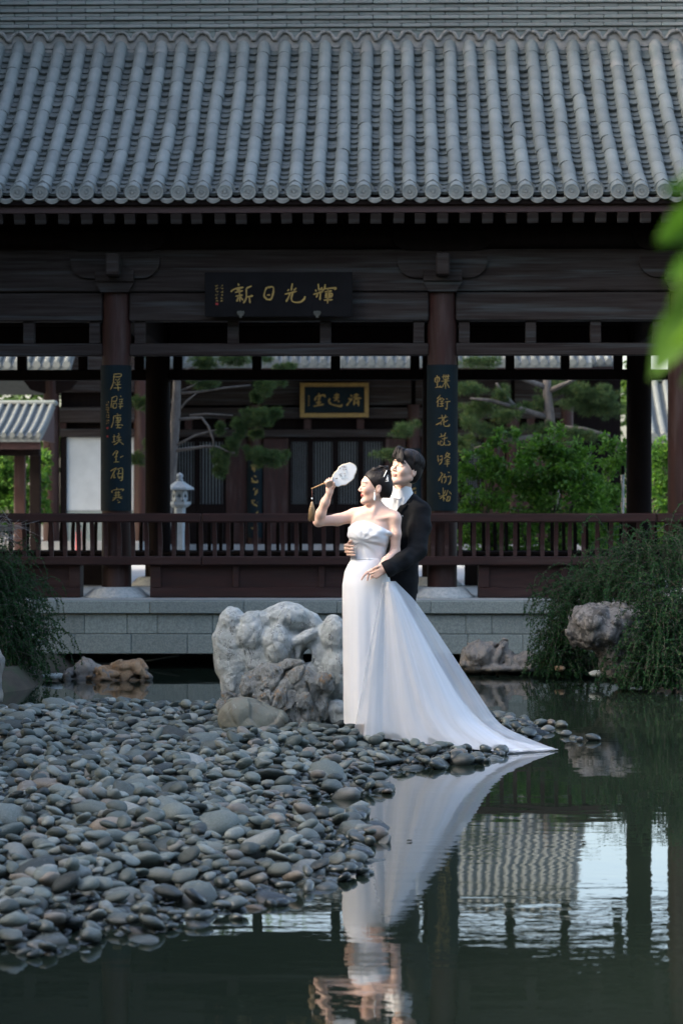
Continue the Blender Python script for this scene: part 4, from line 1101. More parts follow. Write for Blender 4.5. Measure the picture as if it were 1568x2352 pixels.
# trees far behind the courtyard
for i, (px, Y, zc, rx, rz, lab) in enumerate(((-30, 82, 7.5, 5.5, 5.5, 'large green tree rising behind the wing building'), (480, 84, 8.5, 5, 4.5, 'large green tree behind the left end of the hall roof'), (1215, 96, 7.0, 3.6, 3.2, 'round green tree behind the side hall roof'))):
    x = ax(px, Y)
    tree('courtyard_tree', lab, 'tree', (x, Y, .5), [(x, Y, .5), (x+.2, Y, 3), (x, Y, zc)], .3,
         [((x, Y, zc), (rx, rx*.8, rz)), ((x-rx*.5, Y-1, zc-rz*.3), (rx*.6, rx*.6, rz*.6)), ((x+rx*.5, Y-1, zc-rz*.35), (rx*.6, rx*.6, rz*.55))], 18, .42, 30+i, M['leaf_tree'], 'trees behind the courtyard',
         [[(x, Y, 3), (x-rx*.5, Y, zc)], [(x+.1, Y, 3.2), (x+rx*.5, Y-.5, zc)]])
# unseen big trees added left of the pavilion and wing to shade the roofs
for i, (x, y, zc, r, rz) in enumerate(((-11.2, 20.4, 10.0, 4.0, 7.2), (-11.5, 25.5, 10.8, 4.2, 7.6), (-11.0, 31.0, 10.8, 4.2, 7.6), (-12.5, 36.0, 9.0, 4.0, 6.4), (-16.0, 53.5, 11, 4.0, 6.5), (-17.5, 59, 11.5, 4.6, 7.0))):
    tree('added_shade_tree', ('unseen big tree added beyond the left end of the pavilion for its shade', 'unseen big tree added beside the far wing building for its shade')[i > 3], 'tree', (x, y, .2), [(x, y, .2), (x+.15, y, 3.4), (x, y, zc+2)], .3,
         [((x, y, zc), (r, r*.8, rz)), ((x+1.2, y+.6, zc-2.5), (r*.75, r*.7, rz*.6)), ((x-1, y-.6, zc-2.2), (r*.8, r*.7, rz*.6)), ((x+.4, y, zc+2.5), (r*.75, r*.7, rz*.55))], 62, .34, 90+i, M['leaf_tree'], 'added shade trees left of the pavilion',
         [[(x+.1, y, 3.2), (x+1.8, y, zc)], [(x+.1, y, 3.3), (x-1.8, y, zc)]])
# tall unseen trees added behind the camera to cut light on the facade
for i, (x, y, zc, r, rz) in enumerate(((-13, -7, 6.5, 4.2, 4.6), (-6.5, -10, 7, 4.0, 5.0), (0, -9, 6.8, 4.2, 4.8), (6.5, -10, 7.2, 4.2, 5.0), (12, -6, 6.5, 4.0, 4.6), (13, 2, 6.0, 3.6, 4.2))):
    tree('added_shore_tree', ('tall unseen tree added behind the camera to cut the front light', 'tall unseen tree added on the near right shore to cut the front light')[i > 3], 'tree', (x, y, .1), [(x, y, .1), (x+.1, y, 2.4), (x, y, zc+1)], .22,
         [((x, y, zc), (r, r*.8, rz)), ((x+1, y+.5, zc-2), (r*.8, r*.7, rz*.6)), ((x-1, y+.5, zc-2.2), (r*.8, r*.7, rz*.6)), ((x, y, 1.6), (r*.8, r*.5, 1.6))], 40, .30, 70+i, M['leaf_tree'], 'added trees on the near shore',
         [[(x+.1, y, 2.2), (x+1.5, y, zc)], [(x+.1, y, 2.3), (x-1.5, y, zc)]])
# unseen trees added on the left bank to shade pebbles and lower gown
for i, (x, y, zc, r, rz) in enumerate(((-7.6, 4.2, 3.0, 2.1, 2.2), (-7.8, 7.4, 3.1, 2.1, 2.2), (-7.6, 10.4, 3.45, 2.1, 2.2), (-7.5, 13.4, 3.5, 2.1, 2.2), (-7.8, 16.6, 3.5, 2.1, 2.3), (-7.6, 19.8, 4.0, 2.2, 2.5))):
    tree('added_bank_tree', 'low unseen tree added on the left bank to shade the pond', 'tree', (x, y, .1), [(x, y, .1), (x+.1, y, 1.4), (x, y, zc+.6)], .13,
         [((x, y, zc), (r, r, rz)), ((x+.5, y-.8, zc-.6), (r*.7, r*.7, rz*.7)), ((x-.3, y+.9, zc-.3), (r*.7, r*.7, rz*.7)), ((x, y, zc-1.2), (r*.9, r*.9, rz*.7)), ((x+.2, y, zc+.7), (r*.9, r*.9, rz*.55))], 210, .19, 50+i, M['leaf_tree'], 'added trees on the left bank',
         [[(x+.1, y, 1.3), (x+.7, y-.6, zc)], [(x+.1, y, 1.4), (x-.6, y+.6, zc)]])
# ------------------------------------------------------------------ pebble bank
edge = [(-330,1630),(0,1638),(120,1632),(300,1628),(420,1632),(500,1640),(640,1641),(800,1646),(950,1650),(1100,1656),(1165,1657),(1215,1668),(1240,1682),(1225,1698),(1180,1722),(1125,1746),(1095,1754),(1040,1766),(960,1768),(890,1776),(850,1795),(905,1818),(850,1832),(790,1838),(735,1842),(715,1870),(745,1884),(800,1866),(850,1880),(885,1925),(850,1950),(845,1985),(835,2012),(760,2040),(690,2064),(600,2090),(555,2110),(440,2136),(400,2142),(280,2166),(180,2198),(0,2206),(-330,2235)]
poly = np.array([on_z(x, y, 0.)[:2] for x, y in edge])
def poly_dist(P):
    """signed distance to the bank outline, positive inside"""
    d = np.full(len(P), 1e9); ins = np.zeros(len(P), bool)
    for i in range(len(poly)):
        a, b = poly[i], poly[(i+1) % len(poly)]; ab = b-a
        t_ = np.clip(((P-a)@ab)/(ab@ab), 0, 1); d = np.minimum(d, np.linalg.norm(P-a-t_[:, None]*ab, axis=1))
        c = ((a[1] > P[:, 1]) != (b[1] > P[:, 1])) & (P[:, 0] < (b[0]-a[0])*(P[:, 1]-a[1])/(b[1]-a[1]+1e-12)+a[0]); ins ^= c
    return np.where(ins, d, -d)
def bank_z(P):
    P = np.asarray(P, float); d = poly_dist(P)
    z = np.where(d > 0, -.045+.12*np.clip(d/1.0, 0, 1)**.8, -.045+d*.5)
    z += .035*vnoise(np.stack([P[:, 0]*1.3, P[:, 1]*1.3, P[:, 0]*0], -1), 3)*np.clip(d*2, 0, 1)
    return np.maximum(z, -.6)
bx, by = np.arange(-5.5, 2.7, .08), np.arange(6.6, 20.5, .1)
BX, BY = np.meshgrid(bx, by, indexing='ij'); BZ = bank_z(np.stack([BX.ravel(), BY.ravel()], 1))-.03
I = np.arange(BX.size).reshape(BX.shape)
F = np.stack([I[:-1, :-1], I[1:, :-1], I[1:, 1:], I[:-1, 1:]], -1).reshape(-1, 4)
F = F[(BZ[F] > -.45).any(1)]
M['gravel'] = pmat('wet_gravel', (.03, .033, .033), (.06, .06, .056), 60, .7, .6, 80)
tag(obj('bank', npmesh('bank', np.stack([BX.ravel(), BY.ravel(), BZ], 1), F, True), M['gravel']), 'dark gravel bank under the pebbles', None, None, 'structure')

# stone colours, wetter and darker just above the water line
def stonemat(name, ramp, scale=14, vein=.0, rough=.62, bump=.35, wet=True, bscale=45):
    m, t, p = _new(name)
    c = _ramp(t, _rand(t), ramp)
    n1 = _nz(t, scale, 6, None, .65); hs = t.nodes.new('ShaderNodeHueSaturation'); t.links.new(c, hs.inputs['Color'])
    t.links.new(_ramp(t, n1, [(.25, .62), (.75, 1.35)]), hs.inputs['Value']); c = hs.outputs[0]
    if vein: c = _mixc(t, _math(t, 'MULTIPLY', _ramp(t, _math(t, 'ABSOLUTE', _math(t, 'SUBTRACT', _nz(t, 5, 3, (1, 1, 3), .5, 'Object', .4), .5)), [(.0, vein), (.02, 0.)]), _ramp(t, _nz(t, 3, 1), [(.5, 0.), (.6, 1.)])), c, (.40, .42, .41))
    rg = None
    if wet:
        g = t.nodes.new('ShaderNodeNewGeometry'); sp = t.nodes.new('ShaderNodeSeparateXYZ'); t.links.new(g.outputs['Position'], sp.inputs[0])
        mr = t.nodes.new('ShaderNodeMapRange'); mr.inputs[1].default_value = .02; mr.inputs[2].default_value = .075; mr.inputs[3].default_value = 1; mr.inputs[4].default_value = 0
        t.links.new(_math(t, 'ADD', sp.outputs[2], _math(t, 'MULTIPLY', n1, -.02)), mr.inputs[0])
        c = _mixc(t, mr.outputs[0], c, _mixc(t, 1., c, (.42, .42, .42), 'MULTIPLY'))
        rr = t.nodes.new('ShaderNodeMapRange'); rr.inputs[3].default_value = rough; rr.inputs[4].default_value = .22; t.links.new(mr.outputs[0], rr.inputs[0]); t.links.new(rr.outputs[0], p.inputs['Roughness'])
    else: p.inputs['Roughness'].default_value = rough
    t.links.new(c, p.inputs['Base Color']); p.inputs['Specular IOR Level'].default_value = .42
    _bump(t, p, _nz(t, bscale, 6, None, .6), bump, .006)
    return m
M['pebble'] = stonemat('river_pebble', [(0, (.018, .025, .024)), (.25, (.055, .072, .065)), (.6, (.110, .135, .121)), (.86, (.190, .212, .192)), (.96, (.125, .122, .108)), (1., (.19, .165, .13))], vein=.25)

def pebble_mesh(seed, sub=3):
    g = np.random.default_rng(seed)
    import bmesh
    bm = bmesh.new(); bmesh.ops.create_icosphere(bm, subdivisions=sub, radius=1.0)
    V = np.array([v.co[:] for v in bm.verts]); Fc = np.array([[v.index for v in f.verts] for f in bm.faces]); bm.free()
    e = g.uniform(.72, 1.15)                                       # boxier or rounder
    V = np.sign(V)*np.abs(V)**e; V /= np.linalg.norm(V, axis=1, keepdims=True)**.35
    for _ in range(int(g.integers(3, 9))):                          # worn facets
        n = g.normal(size=3); n /= np.linalg.norm(n); dd = g.uniform(.55, .88); s = V@n-dd; V = V-np.clip(s, 0, None)[:, None]*n*.75
    V = V*(1+.13*fbm(V*1.3+seed*3.1, 2, seed)[:, None]+.018*fbm(V*6+seed, 2, seed+5)[:, None])
    return V.astype(np.float32), Fc
PV = [pebble_mesh(s, 2) for s in range(14)]
g = np.random.default_rng(21)
lo, hi = poly.min(0)-.1, poly.max(0)+.1
# dart throwing over the bank; a few big stones first, then the rest
cell = .07; occ = {}
chosen = []
def try_pack(n, L0, L1, over):
    P = g.uniform(lo, hi, (n, 2)); d = poly_dist(P); L = g.uniform(L0, L1, n)
    px = (P[:, 0]+.0209*P[:, 1])/P[:, 1]*FP+784
    ok = (d > -.03) & (px > -90)
    for (x, y), l in zip(P[ok], L[ok]):
        r = l*.40*over; ix, iy = int(x/cell), int(y/cell); k = int((r+.1)/cell)+1; bad = False
        for i in range(ix-k, ix+k+1):
            for j in range(iy-k, iy+k+1):
                for (a, b, q) in occ.get((i, j), ()):
                    if (a-x)**2+(b-y)**2 < (r+q)**2: bad = True; break
                if bad: break
            if bad: break
        if not bad:
            occ.setdefault((ix, iy), []).append((x, y, r)); chosen.append((x, y, l))
try_pack(260, .19, .26, 1.0); try_pack(500, .15, .19, 1.0); try_pack(3500, .105, .14, .92); try_pack(60000, .065, .10, .84); try_pack(90000, .04, .065, .8)
base = len(chosen)
topx = [(x+g.normal()*.05, y+g.normal()*.05, g.uniform(.06, .12), 1) for x, y, l in (chosen[i] for i in g.choice(base, base//3, False))]
allp = [(x, y, l, 0) for x, y, l in chosen]+topx
XY = np.array([(a[0], a[1]) for a in allp]); Z = bank_z(XY); Dp = poly_dist(XY)
stones = []
for (x, y, l, lay), z, dd in zip(allp, Z, Dp):
    if dd < -.02 and lay: continue
    w = l*g.uniform(.55, .88); h = l*g.uniform(.28, .52)
    zz = z+h*.28+(.03+.2*l if lay else 0)+g.uniform(-.008, .012)
    e = (g.normal()*.26, g.normal()*.26, g.uniform(0, 6.28))
    sc = (l/2*1.08, w/2*1.08, h/2*1.12)
    pxs = l/y
    hide = (y > 16.15 and .0 < x < .9)
    stones.append((pxs*(0 if hide else 1), x, y, zz, sc, e))
# loose stones beyond the edge, half under water
for px_, py_, l in ((1060,1757,.20),(1095,1750,.14),(880,1818,.15),(835,1816,.19),(860,1928,.17),(818,1878,.15),(815,1985,.14),(770,1813,.13),(1318,1698,.10),(1332,1704,.07),(1362,1703,.12),(1290,1672,.13),(1265,1668,.11),(1240,1668,.13),(1222,1678,.12),(1205,1660,.13),(1180,1668,.13),(1300,1692,.09),(1170,1655,.14),(1145,1650,.15),(1255,1682,.12)):
    q = on_z(px_, py_, .0); stones.append((1, q.x, q.y+.03, g.uniform(.0, .02) if px_ > 1300 else .018, (l/2, l*.36, l*.26), (g.normal()*.1, g.normal()*.1, g.uniform(0, 6.28))))
stones.sort(key=lambda s: -s[0])
from mathutils import Euler
SV, SF, off = [], [], 0
KIND = [('dark slate-coloured river pebble lying in the pebble bank', 'dark pebbles on the bank', .30, [(0, (.017, .024, .022)), (1, (.055, .071, .064))]),
        ('mid grey river pebble lying in the pebble bank', 'grey pebbles on the bank', .84, [(0, (.070, .089, .080)), (1, (.138, .163, .147))]),
        ('pale grey river pebble lying in the pebble bank', 'pale pebbles on the bank', .965, [(0, (.15, .168, .156)), (1, (.22, .235, .22))]),
        ('tan river pebble lying among the grey ones in the bank', 'tan pebbles on the bank', 1.01, [(0, (.125, .118, .10)), (1, (.21, .178, .138))])]
KMESH = []
for nm_, gr_, cu_, rp_ in KIND:
    mt_ = stonemat('pebble_'+gr_.split()[0], rp_, vein=.25); KMESH.append([npmesh('pebble', v, f, True, mt_) for v, f in PV])
for k, (s_, x, y, z, sc, e) in enumerate(stones):
    q = int(g.integers(len(PV)))
    if k < 300:
        u_ = g.random(); kd = next(i for i, t_ in enumerate(KIND) if u_ < t_[2])
        o = obj('pebble', KMESH[kd][q], None, None, (x, y, z), e); o.scale = sc
        if s_ == 1: tag(o, KIND[kd][0].split(' lying')[0]+' half under water beyond the edge of the bank', 'pebble', 'loose '+KIND[kd][1].split()[0]+' pebbles in the shallows')
        else: tag(o, KIND[kd][0], 'pebble', KIND[kd][1])
    else:
        Rm = np.array(Euler(e).to_matrix()); v = (PV[q][0]*np.array(sc))@Rm.T+np.array([x, y, z]); SV.append(v); SF.append(PV[q][1]+off); off += len(v)
tag(obj('pebbles', npmesh('pebbles', np.concatenate(SV), np.concatenate(SF), True, M['pebble'])), 'mass of smaller blue-grey river pebbles covering the bank', None, None, 'stuff')
print('pebbles', len(stones))

# ------------------------------------------------------------------ rocks
def rock(name, label, Y, conv, u, lobes, h, mat, amp=.02, freq=6., crack=0., cfreq=7., facet=0., holes=(), ridge=0., k=.05, group=None, tilt=0., seed=1, zmin=-.12, rsc=1.):
    L = []
    for lb in lobes:
        x, y, rx, ry = lb[:4]; dy = lb[4] if len(lb) > 4 else 0.; rd = lb[5] if len(lb) > 5 else None; ang = lb[6] if len(lb) > 6 else 0.
        c = conv(x, y, Y+dy); L.append((np.array(c), np.array([rx*u, rd if rd else .75*min(rx, ry)*u+.05, ry*u]), ang))
    lo_ = np.min([c-r.max()-.06 for c, r, a in L], 0); hi_ = np.max([c+r.max()+.06 for c, r, a in L], 0); lo_[2] = max(lo_[2], zmin)
    fd = Field(lo_, hi_, h)
    for c, r, a in L:
        ca, sa = math.cos(a), math.sin(a); fd.ell(c, r, [[ca, 0, sa], [0, 1, 0], [-sa, 0, ca]], k)
    for x, y, rx, ry in holes:
        c = np.array(conv(x, y, Y)); fd.ell(c, (rx*u, .5, ry*u), None, .03, True)
    P = fd.points(); near = np.abs(fd.g) < .15; Q = P[near]
    d = amp*fbm(Q*freq, 4, seed)
    if ridge: d = d + ridge*(ridged(Q*np.array([freq*1.6, freq*1.6, freq*.55]), 3, seed+3)-.9)
    if crack:
        a_, b_, id_, of_ = worley(Q*np.array([cfreq, cfreq, cfreq*.8])+.35*np.stack([fbm(Q*5, 2, s) for s in (1, 2, 3)], -1), seed+9)
        d = d - crack*np.exp(-((b_-a_)/.07)**2) + crack*.35*(.4-a_)
        if facet: d = d + facet*((id_-.5)*.9+(of_*np.stack([np.sin(id_*91), np.sin(id_*57+1), np.sin(id_*133+2)], -1)).sum(-1))
    fd.g[near] -= d.astype(np.float32)
    fd.g[:, :, 0] = np.maximum(fd.g[:, :, 0], .01)
    V, Fq = fd.net(); V = relax(V, Fq, 1, .4)
    o = obj(name, npmesh(name, V, Fq, True, mat))
    return tag(o, label, 'rock', group)
def rockmat(name, c1, c2, c3, scale, rough=.75, vein=0., bump=.6, bs=28, patch=(.5, .62), dark=None):
    m, t, p = _new(name)
    c = _mixc(t, _ramp(t, _nz(t, scale, 7, None, .65), [(.36, 0.), (.64, 1.)]), c1, c2)
    c = _mixc(t, _ramp(t, _nz(t, scale*.45+1, 6, None, .7), [(patch[0], 0.), (patch[1], 1.)]), c, c3)
    if vein: c = _mixc(t, _math(t, 'MULTIPLY', _ramp(t, _math(t, 'ABSOLUTE', _math(t, 'SUBTRACT', _nz(t, 9, 3, (1.6, 1.6, .5), .5, 'Object', .5), .5)), [(.0, vein), (.009, 0.)]), _ramp(t, _nz(t, 13, 2), [(.54, 0.), (.6, 1.)])), c, (.6, .63, .63))
    if dark: c = _mixc(t, _math(t, 'MULTIPLY', _ramp(t, _math(t, 'ABSOLUTE', _math(t, 'SUBTRACT', _nz(t, 6, 5, (1.5, 1.5, .6), .6, 'Object', .4), .5)), [(.0, dark), (.010, 0.)]), _ramp(t, _nz(t, 7, 2), [(.38, 0.), (.50, 1.)])), c, (.04, .038, .036))
    g = t.nodes.new('ShaderNodeNewGeometry'); sp = t.nodes.new('ShaderNodeSeparateXYZ'); t.links.new(g.outputs['Position'], sp.inputs[0])
    mr = t.nodes.new('ShaderNodeMapRange'); mr.inputs[1].default_value = .02; mr.inputs[2].default_value = .06; mr.inputs[3].default_value = 1; mr.inputs[4].default_value = 0; t.links.new(sp.outputs[2], mr.inputs[0])
    c = _mixc(t, mr.outputs[0], c, _mixc(t, 1., c, (.45, .45, .45), 'MULTIPLY'))
    t.links.new(c, p.inputs['Base Color']); p.inputs['Roughness'].default_value = rough; p.inputs['Specular IOR Level'].default_value = .35
    _bump(t, p, _math(t, 'ADD', _nz(t, bs, 9, None, .75), _math(t, 'MULTIPLY', _nz(t, bs*.6, 6, (1.8, 1.8, .5), .7, 'Object', .8), .8)), bump, .045); return m
M['rock_grey'] = rockmat('grey_limestone', (.38, .425, .412), (.50, .535, .52), (.33, .365, .355), 22, vein=.8, dark=.85, bump=.8, bs=18)
M['rock_brown'] = rockmat('craggy_brown_rock', (.36, .385, .368), (.22, .226, .208), (.36, .255, .16), 26, vein=.3, dark=1., bump=1.0, bs=22, patch=(.55, .64))
M['rock_olive'] = rockmat('olive_boulder', (.135, .152, .125), (.18, .185, .152), (.155, .147, .115), 9, .6, .35, .3, 40)
M['rock_orange'] = rockmat('orange_rock', (.33, .205, .11), (.40, .27, .16), (.19, .185, .17), 9, dark=.9, bump=.8, patch=(.52, .6))
M['rock_mixed'] = rockmat('banded_rock', (.22, .215, .20), (.33, .29, .24), (.14, .145, .145), 9, dark=.9, bump=.8)
M['rock_speckle'] = rockmat('speckled_boulder', (.13, .128, .122), (.29, .28, .265), (.08, .08, .078), 22, bump=1.0, bs=24, patch=(.48, .56))
c3 = lambda x, y, Y: at((700+x/3.015)/1.5064, (2050+y/3.015)/1.5064, Y)
U3 = 1/3.015/1.5064*16.0/FP
rock('scholar_rock', 'large pale grey pierced rock with rounded lobes beside the bride', 16.05, c3, U3,
     [(640,640,470,420,.10,.20),(1240,760,280,440,.10,.18),(330,600,230,430,.10,.18),(310,290,150,150,.05),(250,520,140,230,.04),(510,430,170,240,0),(620,300,150,110,.06),(870,260,260,160,.10,.16),(1080,310,170,120,.12),(790,560,170,220,-.05),(700,760,190,150,0),(1050,480,170,70,-.03,.08,-.45),(1000,600,60,120,-.02,.07),(1370,460,150,230,.02,.14),(1400,820,210,330,.04,.18),(1230,720,60,110,.04),(330,900,160,280,.03),(240,760,70,120,.02),(700,1050,420,330,.10,.22),(1150,1100,250,250,.10,.2),(500,1250,300,200,.1,.2)],
     .0085, M['rock_grey'], .010, 10., .008, 5., holes=[(1095,672,60,80)], ridge=.005, k=.026, seed=3)
rock('craggy_rock', 'craggy brown-veined grey rock in front of the pierced rock', 15.86, c3, U3*.99,
     [(700,850,200,120),(500,960,110,160),(880,800,150,90,.02),(980,900,200,170),(1200,930,170,90),(1290,990,80,110,.02),(760,1080,260,210,-.03),(1020,1150,200,220),(1200,1180,110,180,.02),(1080,1350,150,160,-.04),(900,1300,190,170,0),(1180,1400,80,110,0),(300,1120,120,90,.02),(230,1200,80,130,.04),(600,1200,260,200,.06)],
     .0075, M['rock_brown'], .012, 12., .020, 9., facet=.030, ridge=.016, k=.02, seed=8)
rock('olive_boulder', 'smooth olive-brown boulder with white flecks below the craggy rock', 15.62, c3, U3*.975,
     [(420,1260,240,180,0,.12),(600,1310,220,150,.02,.12),(760,1340,110,110,.03,.09),(500,1400,310,110,0,.13),(260,1340,100,110,.03,.09)], .010, M['rock_olive'], .014, 5., .006, 5., facet=.018, k=.05, seed=5)
rock('grey_stone', 'grey angular stone wedged between the pierced rock and the wedding dress', 15.9, c3, U3, [(1400,1230,130,120,0,.09),(1440,1320,120,90,0,.09)], .009, M['rock_grey'], .010, 8., .01, 8., k=.02, seed=15)
c3b = lambda x, y, Y: at(x/2.529/1.5064, (2100+y/2.529)/1.5064, Y)
U3b = 1/2.529/1.5064*22.2/FP
rock('orange_rock', 'grey and rust rock with a rounded crest in the water before the platform', 22.3, c3b, U3b, [(610,580,80,65,0,.12),(760,530,90,85,.05,.14),(690,540,70,60,.03,.12),(860,560,60,70,.05,.1),(700,640,180,40,0,.14)], .013, M['rock_mixed'], .014, 7., .014, 5.5, facet=.03, k=.03, seed=4, group='rust-coloured rocks in the water')
rock('orange_rock', 'long orange cracked rock in the water before the platform', 22.15, c3b, U3b, [(900,560,60,50,0,.1),(970,590,90,55,0,.12),(1080,520,110,55,.03,.14),(1040,580,110,60,0,.12),(1190,520,80,50,.03,.13),(1230,570,70,60,0,.12),(1290,610,50,45,0,.1),(1000,640,200,30,0,.14),(1180,640,130,30,0,.12)], .012, M['rock_orange'], .008, 7., .026, 6.5, facet=.03, k=.02, seed=6, group='rust-coloured rocks in the water')
for i, (x, y, rx, ry, lab) in enumerate(((170, 615, 50, 30, 'low grey stone at the foot of the left trailing shrub'), (270, 575, 40, 45, 'upright reddish grey stone under the left trailing shrub'), (440, 605, 70, 16, 'flat dark stone at the waterline beside the rust-coloured rock'))):
    rock('shore_stone', lab, 22.2-.1*i, c3b, U3b, [(x, y, rx, ry, 0, .09), (x+rx*.3, y+ry*.4, rx*.8, ry*.6, 0, .08)], .012, M['rock_mixed'] if i == 1 else M['rock_grey'], .014, 8., .01, 8., seed=20+i)
c4 = lambda x, y, Y: at((1560+x/1.955)/1.5064, (2050+y/1.955)/1.5064, Y)
U4 = 1/1.955/1.5064*23/FP
rock('banded_rock', 'banded grey-brown rock rising from the water between dress and shrub', 23.0, c4, U4, [(180,430,120,95,0,.2),(230,390,90,70,.03,.18),(310,430,45,120,0,.16,.45),(390,460,45,90,0,.15,-.4),(440,480,60,60,0,.15),(510,450,55,60,.02,.14),(540,490,45,40,0,.12),(330,510,260,40,0,.2),(120,470,70,60,0,.15)], .013, M['rock_mixed'], .012, 7., .018, 6., facet=.03, ridge=.012, k=.025, seed=9)
U5 = 1/1.955/1.5064*21.8/FP
rock('speckled_boulder', 'big rough speckled boulder half buried in the trailing shrub', 21.05, c4, U5, [(950,200,150,110,0,.3),(1080,190,190,105,.1,.35),(1000,270,200,110,.05,.33),(1120,320,170,120,.1,.3),(1100,420,110,80,.1,.25),(1150,500,120,110,.15,.25),(1190,260,150,150,.15,.3),(1230,400,150,150,.18,.3),(1260,500,160,120,.2,.3),(900,300,90,70,.1,.2)], .016, M['rock_speckle'], .024, 8., .016, 8., facet=.03, k=.06, seed=12)
rock('shore_stone', 'flat pale stone at the waterline under the speckled boulder', 21.6, c4, U5, [(985,550,60,22,0,.12)], .012, M['rock_grey'], .01, 8., seed=31)
rock('shore_stone', 'small tan stone at the waterline left of the boulder', 22.2, c4, U5, [(735,515,38,20,0,.1)], .012, M['rock_orange'], .01, 8., seed=32)
rock('shore_rock', 'tall pale grey rock standing in the water at the left shrub', 19.2, lambda x, y, Y: at(x, y, Y), 19.2/FP, [(-14,1520,26,38,0,.1),(-20,1570,26,40,0,.1),(-12,1600,20,25,0,.09)], .012, M['rock_mixed'], .012, 7., .01, 6., k=.03, seed=41)
rock('shore_rock', 'whitish rock lying at the back edge of the pebble bank', 18.2, lambda x, y, Y: at(x, y, Y), 18.2/FP, [(0,1642,30,22,0,.1),(20,1652,24,16,0,.09),(-30,1640,30,26,0,.1)], .011, pmat('pale_rock', (.42,.40,.38), (.3,.29,.28), 12, .8, .6, 30), .012, 8., .01, 7., k=.03, seed=42)
# hose under the platform
hp_ = [c3b(x, y, 24.3) for x, y in ((430, 428), (640, 468), (900, 498), (1220, 484), (1568, 425))]
mb = MB(); mb.tube(hp_, .012, 6); tag(mb.build('hose', pmat('grey_hose', (.2, .21, .21), rough=.5)), 'thin grey hose sagging below the edge of the platform', 'hose')

# ------------------------------------------------------------------ trailing shrubs
def trailing(name, label, roots, n, seed, lean, length, droop, spread, leaf=.03, mat='leaf_jasmine'):
    r = np.random.default_rng(seed); mb = MB(); B = []; D = []
    base = np.mean([q[0] for q in roots], 0)
    for k in range(n):
        (c, rad) = roots[k % len(roots)]
        p = np.array(c)+r.normal(size=3)*np.array(rad); d = np.array(lean)+r.normal(size=3)*np.array(spread); d /= np.linalg.norm(d)
        L = length*r.uniform(.55, 1.2); m_ = 12; pts = []; q = p.copy(); v = d.copy()
        for i in range(m_):
            pts.append(q.copy()); q = q+v*L/m_; v = v+np.array([0, 0, -droop])*(i/m_)+r.normal(size=3)*.07; v /= np.linalg.norm(v)
            if q[2] < .015: break
        if len(pts) < 4: continue
        mb.tube([Vector(a) for a in pts], [.0035*(1-.6*i/len(pts)) for i in range(len(pts))], 3)
        pts = np.array(pts); nl = int(L/leaf*2.6); tt = r.uniform(.05, 1, nl)*(len(pts)-1); i0 = np.minimum(tt.astype(int), len(pts)-2); fr = (tt-i0)[:, None]
        B.append(pts[i0]*(1-fr)+pts[i0+1]*fr); tang = pts[i0+1]-pts[i0]; tang /= np.linalg.norm(tang, axis=1, keepdims=True)+1e-9
        D.append(tang*.6+r.normal(size=(nl, 3))*.75)
    B = np.concatenate(B); D = np.concatenate(D); nn = len(B)
    v, f = kites(B, D, np.array([0, -.4, 1.])+r.normal(size=(nn, 3))*.6, leaf*r.uniform(.6, 1.3, nn), leaf*.30*r.uniform(.7, 1.2, nn))
    for c, rad in roots: limb(mb, [Vector((c[0]*.9+base[0]*.1, c[1]+.15, .05)), Vector((c[0], c[1]+.1, (c[2]+.05)/2)), Vector(c)], .018, .008, 5)
    th = thing(name, (base[0], base[1], .1), label, 'shrub')
    mb.build('stems', M['bark_dark'], th); obj('foliage', npmesh('foliage', v, f, False, M[mat]), None, th)
    return th
q = lambda x, y, Y: tuple(at(x, y, Y))
trailing('trailing_shrub', 'dark green trailing shrub hanging over the platform edge and tall grey rock', [(q(-90,1330,22.2), (.14,.3,.06)), (q(-40,1305,22.0), (.12,.25,.05)), (q(5,1350,22.0), (.10,.2,.06)), (q(-50,1400,21.8), (.14,.2,.08)), (q(0,1430,21.7), (.10,.2,.08)), (q(-15,1490,21.6), (.14,.15,.08)), (q(28,1480,21.8), (.08,.15,.07))], 800, 5, (.25,-.3,.12), .60, .85, (.5,.3,.35), .024)
trailing('trailing_shrub', 'wide dark green trailing shrub cascading around the speckled boulder', [(q(1560,1270,21.6), (.25,.25,.08)), (q(1500,1300,21.9), (.22,.25,.08)), (q(1440,1340,22.2), (.2,.25,.06)), (q(1370,1365,22.5), (.18,.2,.05)), (q(1345,1395,22.7), (.10,.15,.06)), (q(1330,1440,22.6), (.08,.15,.08)), (q(1530,1400,21.2), (.14,.15,.1)), (q(1560,1430,21.2), (.2,.15,.12)), (q(1530,1470,21.0), (.10,.1,.08)), (q(1560,1520,20.9), (.2,.1,.1)), (q(1300,1500,22.5), (.06,.1,.08)), (q(1520,1540,20.8), (.12,.1,.06))], 1500, 6, (-.25,-.3,.15), .58, .85, (.45,.3,.4), .024)
# pruned dry twigs over the left end of the railing
r = random.Random(3); mb = MB(); c0 = at(5, 1215, 23.9)
for k in range(150):
    a = c0+Vector((r.gauss(-.05, .06), r.gauss(0, .05), r.gauss(0, .04))); d = Vector((r.gauss(.25, .5), r.gauss(0, .4), r.gauss(-.05, .35)))
    mb.tube([a, a+d*.10+Vector((0, 0, r.gauss(0, .02))), a+d*.2+Vector((0, 0, r.gauss(-.03, .03)))], [.0035, .003, .0015], 3)
mb.tube([c0+Vector((-.2, .1, -.1)), c0+Vector((-.5, .1, -.9)), (c0.x-.6, 23.3, .15)], [.012, .014, .018], 5)
tw = thing('dry_twigs', (c0.x-.6, 23.3, .1), 'tangle of dry grey twigs over the left end of the railing', 'twigs'); mb.build('twigs', pmat('dry_twig', (.17, .16, .15), (.26, .25, .24), 20, .9), tw)

